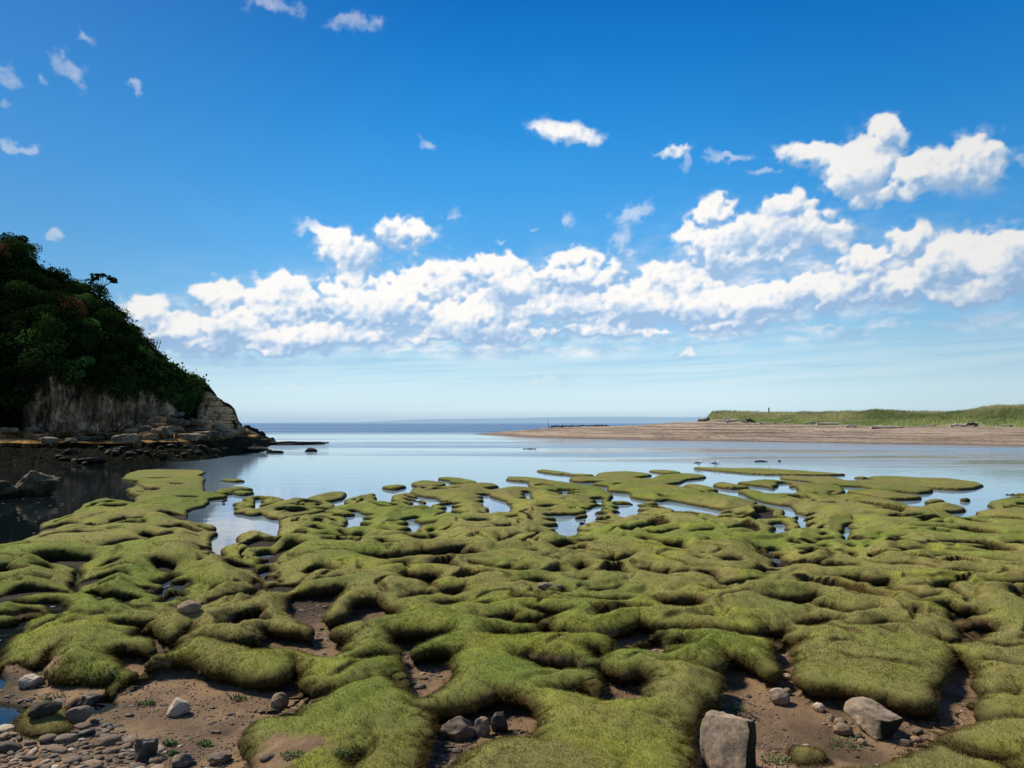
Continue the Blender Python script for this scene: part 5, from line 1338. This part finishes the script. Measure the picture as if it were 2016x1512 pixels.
# ------------------------------------------------------------------ cobbles: one by one
peb = [rock_mesh('cobble', 1000 + k, (1, .62 + .03 * k % .3, .34 + .05 * (k % 4)), .22, sub=3, angular=(k % 3 == 0), cuts=6) for k in range(14)]
placed = []
g = random.Random(99)
CM = [M_slab, M_slab, M_brown_s, M_dkst, M_slab, M_pale]
def scatter(poly, n, smin, smax, label, group, mats, thr=-.06, name='cobble', powr=2.0, zc=None, maxz=None):
    """stones dropped inside the photo region poly, on bare mud only"""
    xs_ = [p[0] for p in poly]; ys_ = [p[1] for p in poly]; done = 0; tries = 0
    P = np.array(poly, float)
    while done < n and tries < n * 40:
        tries += 1
        px = g.uniform(min(xs_), max(xs_)); py = g.uniform(min(ys_), max(ys_))
        idx, d = sdf(np.array([px]), np.array([py]), P, 1e4)
        if d[0] < 0: continue
        x, y = unproj(px, py, .05)
        D_ = float(samp(Dg, np.array([x]), np.array([y]))[0])
        if D_ > thr: continue
        z = float(samp(Zg, np.array([x]), np.array([y]))[0])
        s = smin + (smax - smin) * g.random() ** powr
        if any((x - a) ** 2 + (y - b) ** 2 < ((s + c) * .72) ** 2 for a, b, c in placed): continue
        placed.append((x, y, s))
        me = peb[g.randrange(14)]; mt = mats[g.randrange(len(mats))]
        o = bpy.data.objects.new(name, me); COL.objects.link(o)
        if not me.materials: me.materials.append(M_slab)
        o.material_slots[0].link = 'OBJECT'; o.material_slots[0].material = mt
        o.scale = (s * g.uniform(.85, 1.2), s * g.uniform(.8, 1.1), s * g.uniform(.6, 1.1))
        o.rotation_euler = (g.uniform(-.22, .22), g.uniform(-.22, .22), g.uniform(0, 6.28) if g.random() < .4 else g.uniform(-.5, .5))
        o.location = (x, y, max(z, -.02) + s * .13)
        tag(o, label, 'cobble', group); done += 1
    return done
scatter([(-30, 1432), (60, 1420), (130, 1412), (230, 1425), (250, 1440), (330, 1470), (330, 1530), (-60, 1530)], 160, .032, .100, 'flat grey brown cobble in the crowded stony patch at the bottom left', 'cobbles crowded at the bottom left', CM)
scatter([(240, 1380), (440, 1380), (560, 1440), (470, 1520), (300, 1520), (250, 1450)], 20, .02, .05, 'flat cobble lying apart on bare brown mud left of centre', 'cobbles apart on the bare mud', CM)
scatter([(0, 1340), (60, 1340), (230, 1370), (240, 1420), (0, 1400)], 18, .025, .06, 'wet cobble around the two small puddles', 'cobbles around the puddles', [M_dkst, M_slab, M_bould])
scatter([(568, 1175), (650, 1160), (640, 1225), (660, 1262), (650, 1290), (620, 1285), (600, 1240), (575, 1215)], 36, .022, .055, 'dark slaty stone on the floor of the stony gully left of centre', 'stones in the gully left of centre', [M_dkst, M_dkst, M_slab])
scatter([(785, 1275), (860, 1290), (880, 1330), (850, 1364), (800, 1345), (790, 1300)], 20, .025, .06, 'grey stone on the floor of the gully near the centre', 'stones in the gully near the centre', [M_dkst, M_slab, M_brown_s])
scatter([(830, 1455), (940, 1455), (900, 1500), (870, 1530), (800, 1530)], 22, .02, .05, 'grey stone in the wet gap below the large smooth boulder', 'stones in the gap at the bottom centre', [M_dkst, M_slab])
scatter([(1170, 1290), (1230, 1290), (1260, 1365), (1190, 1360)], 12, .02, .045, 'dark stone in the narrow muddy gully right of centre', 'stones in the gully right of centre', [M_dkst, M_slab])
scatter([(1440, 1350), (1560, 1350), (1680, 1400), (1840, 1440), (1700, 1490), (1520, 1500), (1480, 1440)], 22, .015, .035, 'small stone on the wide muddy trench at the lower right', 'small stones on the lower right mud', [M_slab, M_brown_s, M_pale, M_dkst])
scatter([(1225, 1235), (1320, 1235), (1320, 1285), (1200, 1285)], 6, .012, .024, 'small white shell on the mud of the shaded hollow', 'white shells in the shaded hollow', [M_pale], name='small_shell')
# grit nobody could count
n = 9000
gx_ = rng.random(n * 3); px_a = -40 + gx_ * 2090; py_a = 1130 + rng.random(n * 3) * 390
rx = px_a - CX; u_ = CY - py_a; ryv = F * CT - u_ * ST; rzv = F * ST + u_ * CT
tt = (.05 - CAMH) / rzv; gx2 = rx * tt; gy2_ = ryv * tt
dd_ = samp(Dg, gx2, gy2_); k_ = (dd_ < -.10) & (fbm(gx2 * 2, gy2_ * 2, 911, 3) > -.15 + .35 * (rng.random(n * 3) - .5))
gx2, gy2_ = gx2[k_][:n], gy2_[k_][:n]; n = len(gx2)
base = rock_mesh('grit', 77, (1, .75, .5), .2, sub=1)
bv = np.array([v.co[:] for v in base.vertices]); bf = np.array([p.vertices[:] for p in base.polygons])
sz_ = .005 + .012 * rng.random(n) ** 2; an = rng.random(n) * 6.28
zz = samp(Zg, gx2, gy2_)
Vg = np.empty((n, len(bv), 3)); ca_, sa_ = np.cos(an)[:, None], np.sin(an)[:, None]
Vg[..., 0] = gx2[:, None] + sz_[:, None] * (bv[None, :, 0] * ca_ - bv[None, :, 1] * sa_)
Vg[..., 1] = gy2_[:, None] + sz_[:, None] * (bv[None, :, 0] * sa_ + bv[None, :, 1] * ca_)
Vg[..., 2] = zz[:, None] + sz_[:, None] * (bv[None, :, 2] + .2)
me = mesh_np('gravel', Vg.reshape(-1, 3), (bf[None] + (np.arange(n) * len(bv))[:, None, None]).reshape(-1, 3))
gt = np.repeat(np.where(rng.random((n, 1)) < .15, C_(.38, .33, .28), C_(.17, .14, .11)) * (.5 + .9 * rng.random((n, 1))), len(bv), 0)
colattr(me, 'tint', gt)
m, t, out = material('gravel'); principled(t, out, t('ShaderNodeAttribute', attribute_name='tint').outputs['Color'], .8, .25)
tag(obj('gravel', me, m), 'fine gravel and grit scattered on the mud', 'gravel', kind='stuff')

# ------------------------------------------------------------------ turf blades
def blades(n, r0, r1, ln, wd, seed, edge=1.0, vr=1.0, wallonly=False):
    q = np.random.default_rng(seed)
    r = r0 * np.exp(q.random(n) * math.log(r1 / r0)); a = (q.random(n) - .5) * 2 * R(38)
    x = r * np.sin(a); y = r * np.cos(a)
    ox = samp(SXs, x, y); oy = samp(SYs, x, y); dpp = samp(dp, x, y)
    d = samp(Dg, x, y); nx = samp(NG[..., 0], x, y); ny = samp(NG[..., 1], x, y); nz_ = samp(NG[..., 2], x, y); z = samp(Zg, x, y)
    tf = sst(-.13, -.04, d + .02 * fbm(x * 11, y * 11, 73, 2)) * (1 - sst(.28, .5, fbm(x * 1.9 + 3, y * 1.9, 77, 4)) * (1 - sst(.55, .85, nz_)) * (1 - sst(10, 22, r)))
    tf = tf * (1 - bankmask(x, y) * sst(-.25, .15, fbm(x * 2.5, y * 2.5, 78, 4)))
    # occasional sprigs on the mud
    k = (q.random(n) < tf) & (z > .0)
    if wallonly: k &= (dpp > .12) & (nz_ < .93) & (q.random(n) < .35 + .65 * (fbm(x * 5, y * 5, 903, 2) > -.1))
    x, y, z, d, nx, ny, nz_, r, ox, oy, dpp = [v[k] for v in (x, y, z, d, nx, ny, nz_, r, ox, oy, dpp)]; n = len(x)
    wall = 1 - sst(.6, .92, nz_)
    clump = .5 + .5 * np.clip(1 + 1.6 * fbm(x * 16, y * 16, 901, 3), .1, 2)
    L = ln * (.5 + .8 * q.random(n)) * clump * (1 + 1.3 * wall * edge)
    up = .75 - .95 * wall
    dx = nx * (.6 + .6 * wall) + .55 * q.normal(size=n); dy = ny * (.6 + .6 * wall) + .55 * q.normal(size=n); dz = up + .45 * q.random(n)
    m_ = np.sqrt(dx * dx + dy * dy + dz * dz); dx, dy, dz = dx / m_, dy / m_, dz / m_
    an = q.random(n) * math.pi; w_ = wd * (.6 + .8 * q.random(n)); sx, sy = np.cos(an) * w_, np.sin(an) * w_
    P = np.stack([x + ox, y + oy, z - .004], 1)
    V = np.stack([P - np.stack([sx, sy, 0 * sx], 1), P + np.stack([sx, sy, 0 * sx], 1), P + np.stack([dx * L, dy * L, dz * L], 1)], 1)
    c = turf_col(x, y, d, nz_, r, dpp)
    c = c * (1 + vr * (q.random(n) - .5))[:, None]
    c = c * (1 - .6 * sst(.55, .9, dpp))[:, None]  # blades low on the walls darkened as painted overhang shade
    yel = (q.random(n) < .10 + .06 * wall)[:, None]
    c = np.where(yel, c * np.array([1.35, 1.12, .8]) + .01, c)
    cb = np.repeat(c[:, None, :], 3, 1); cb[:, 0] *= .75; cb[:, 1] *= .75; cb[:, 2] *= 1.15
    return V.reshape(-1, 3), cb.reshape(-1, 3)
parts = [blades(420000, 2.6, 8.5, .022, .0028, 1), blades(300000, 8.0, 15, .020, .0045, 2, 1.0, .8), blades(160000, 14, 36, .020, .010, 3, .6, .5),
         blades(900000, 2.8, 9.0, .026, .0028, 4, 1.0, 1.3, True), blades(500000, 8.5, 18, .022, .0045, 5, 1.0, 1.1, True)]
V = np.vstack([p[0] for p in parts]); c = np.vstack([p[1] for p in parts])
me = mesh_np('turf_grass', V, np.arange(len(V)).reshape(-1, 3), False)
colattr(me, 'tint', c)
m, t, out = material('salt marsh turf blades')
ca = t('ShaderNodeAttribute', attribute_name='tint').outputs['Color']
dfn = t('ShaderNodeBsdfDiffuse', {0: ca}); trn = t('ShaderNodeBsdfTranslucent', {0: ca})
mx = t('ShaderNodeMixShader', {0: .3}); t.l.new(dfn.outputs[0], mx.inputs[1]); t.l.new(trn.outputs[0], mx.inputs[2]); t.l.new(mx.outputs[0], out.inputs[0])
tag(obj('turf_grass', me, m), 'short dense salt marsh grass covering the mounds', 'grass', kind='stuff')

# ------------------------------------------------------------------ leafy sprigs on the mud
m, t, out = material('fresh green sprig leaves')
sh_a = t('ShaderNodeAttribute', attribute_name='shade').outputs['Fac']
principled(t, out, t.mix(t.math('MULTIPLY', sh_a, .6, clamp=True), (.03, .075, .015), (.13, .20, .045)), .6, .2); M_sprig = m
def sprig(px, py, wpx, label, seed, group=None):
    x, y, z = hit(px, py); k = math.hypot(x, y) / F; r0 = wpx * k / 2
    q = np.random.default_rng(seed); n = 150
    rad = np.sqrt(q.random(n)) * r0; a = q.random(n) * 6.28
    P = np.stack([np.cos(a) * rad, np.sin(a) * rad * .6, q.random(n) * r0 * .45 * (1 - rad / r0 * .7)], 1)
    an = q.random(n) * 6.28; L = .010 + .016 * q.random(n); e = np.stack([np.cos(an) * L, np.sin(an) * L, L * (.4 + q.random(n))], 1); s = np.stack([-np.sin(an), np.cos(an), 0 * an], 1) * (L * .28)[:, None]
    V = np.stack([P, P + e * .5 + s, P + e, P + e * .5 - s], 1).reshape(-1, 3)
    root = empty('leafy_sprig', (x, y, z)); tag(root, label, 'plant', group)
    me = mesh_np('leaves', V, np.arange(4 * n).reshape(n, 4), False); fattr(me, 'shade', np.repeat(.3 + q.random(n), 4)); obj('leaves', me, M_sprig, root)
    st = []
    for i in range(7):
        j = i * 9; st.append(([(0, 0, -.01), tuple(P[j] * .6 + np.array([0, 0, .004])), tuple(P[j])], [.0025, .002, .001], 4))
    obj('stem', join_tubes(st, 'stem'), M_sprig, root)
    return root
sprig(288, 1388, 34, 'low leafy green plant on the mud below the left mound', 1)
sprig(468, 1378, 30, 'low green plant on bare mud left of the tan stone', 2)
sprig(336, 1466, 28, 'small green rosette on the mud above the square cobble', 3)
sprig(404, 1468, 30, 'brightest green rosette on the lower left mud', 4)
sprig(341, 1486, 22, 'faint green rosette near the bottom of the mud', 5)
sprig(578, 1492, 44, 'trailing green plant climbing the tan bank at the bottom', 6)
sprig(665, 1490, 40, 'green plant hanging on the bare bank below the front left mound', 7)
sprig(1530, 1500, 60, 'grassy green tuft on the mud beside the largest block', 8)
sprig(1665, 1470, 70, 'green plant spreading over mud left of the flat topped block', 9)
sprig(1440, 1402, 60, 'dark green leafy tuft at the end of the central mound', 10)
sprig(100, 1376, 50, 'green leafy tuft on the small turf island by the puddle', 11)
sprig(208, 1330, 46, 'leafy green clump under the dark overhang of the left mound', 12)
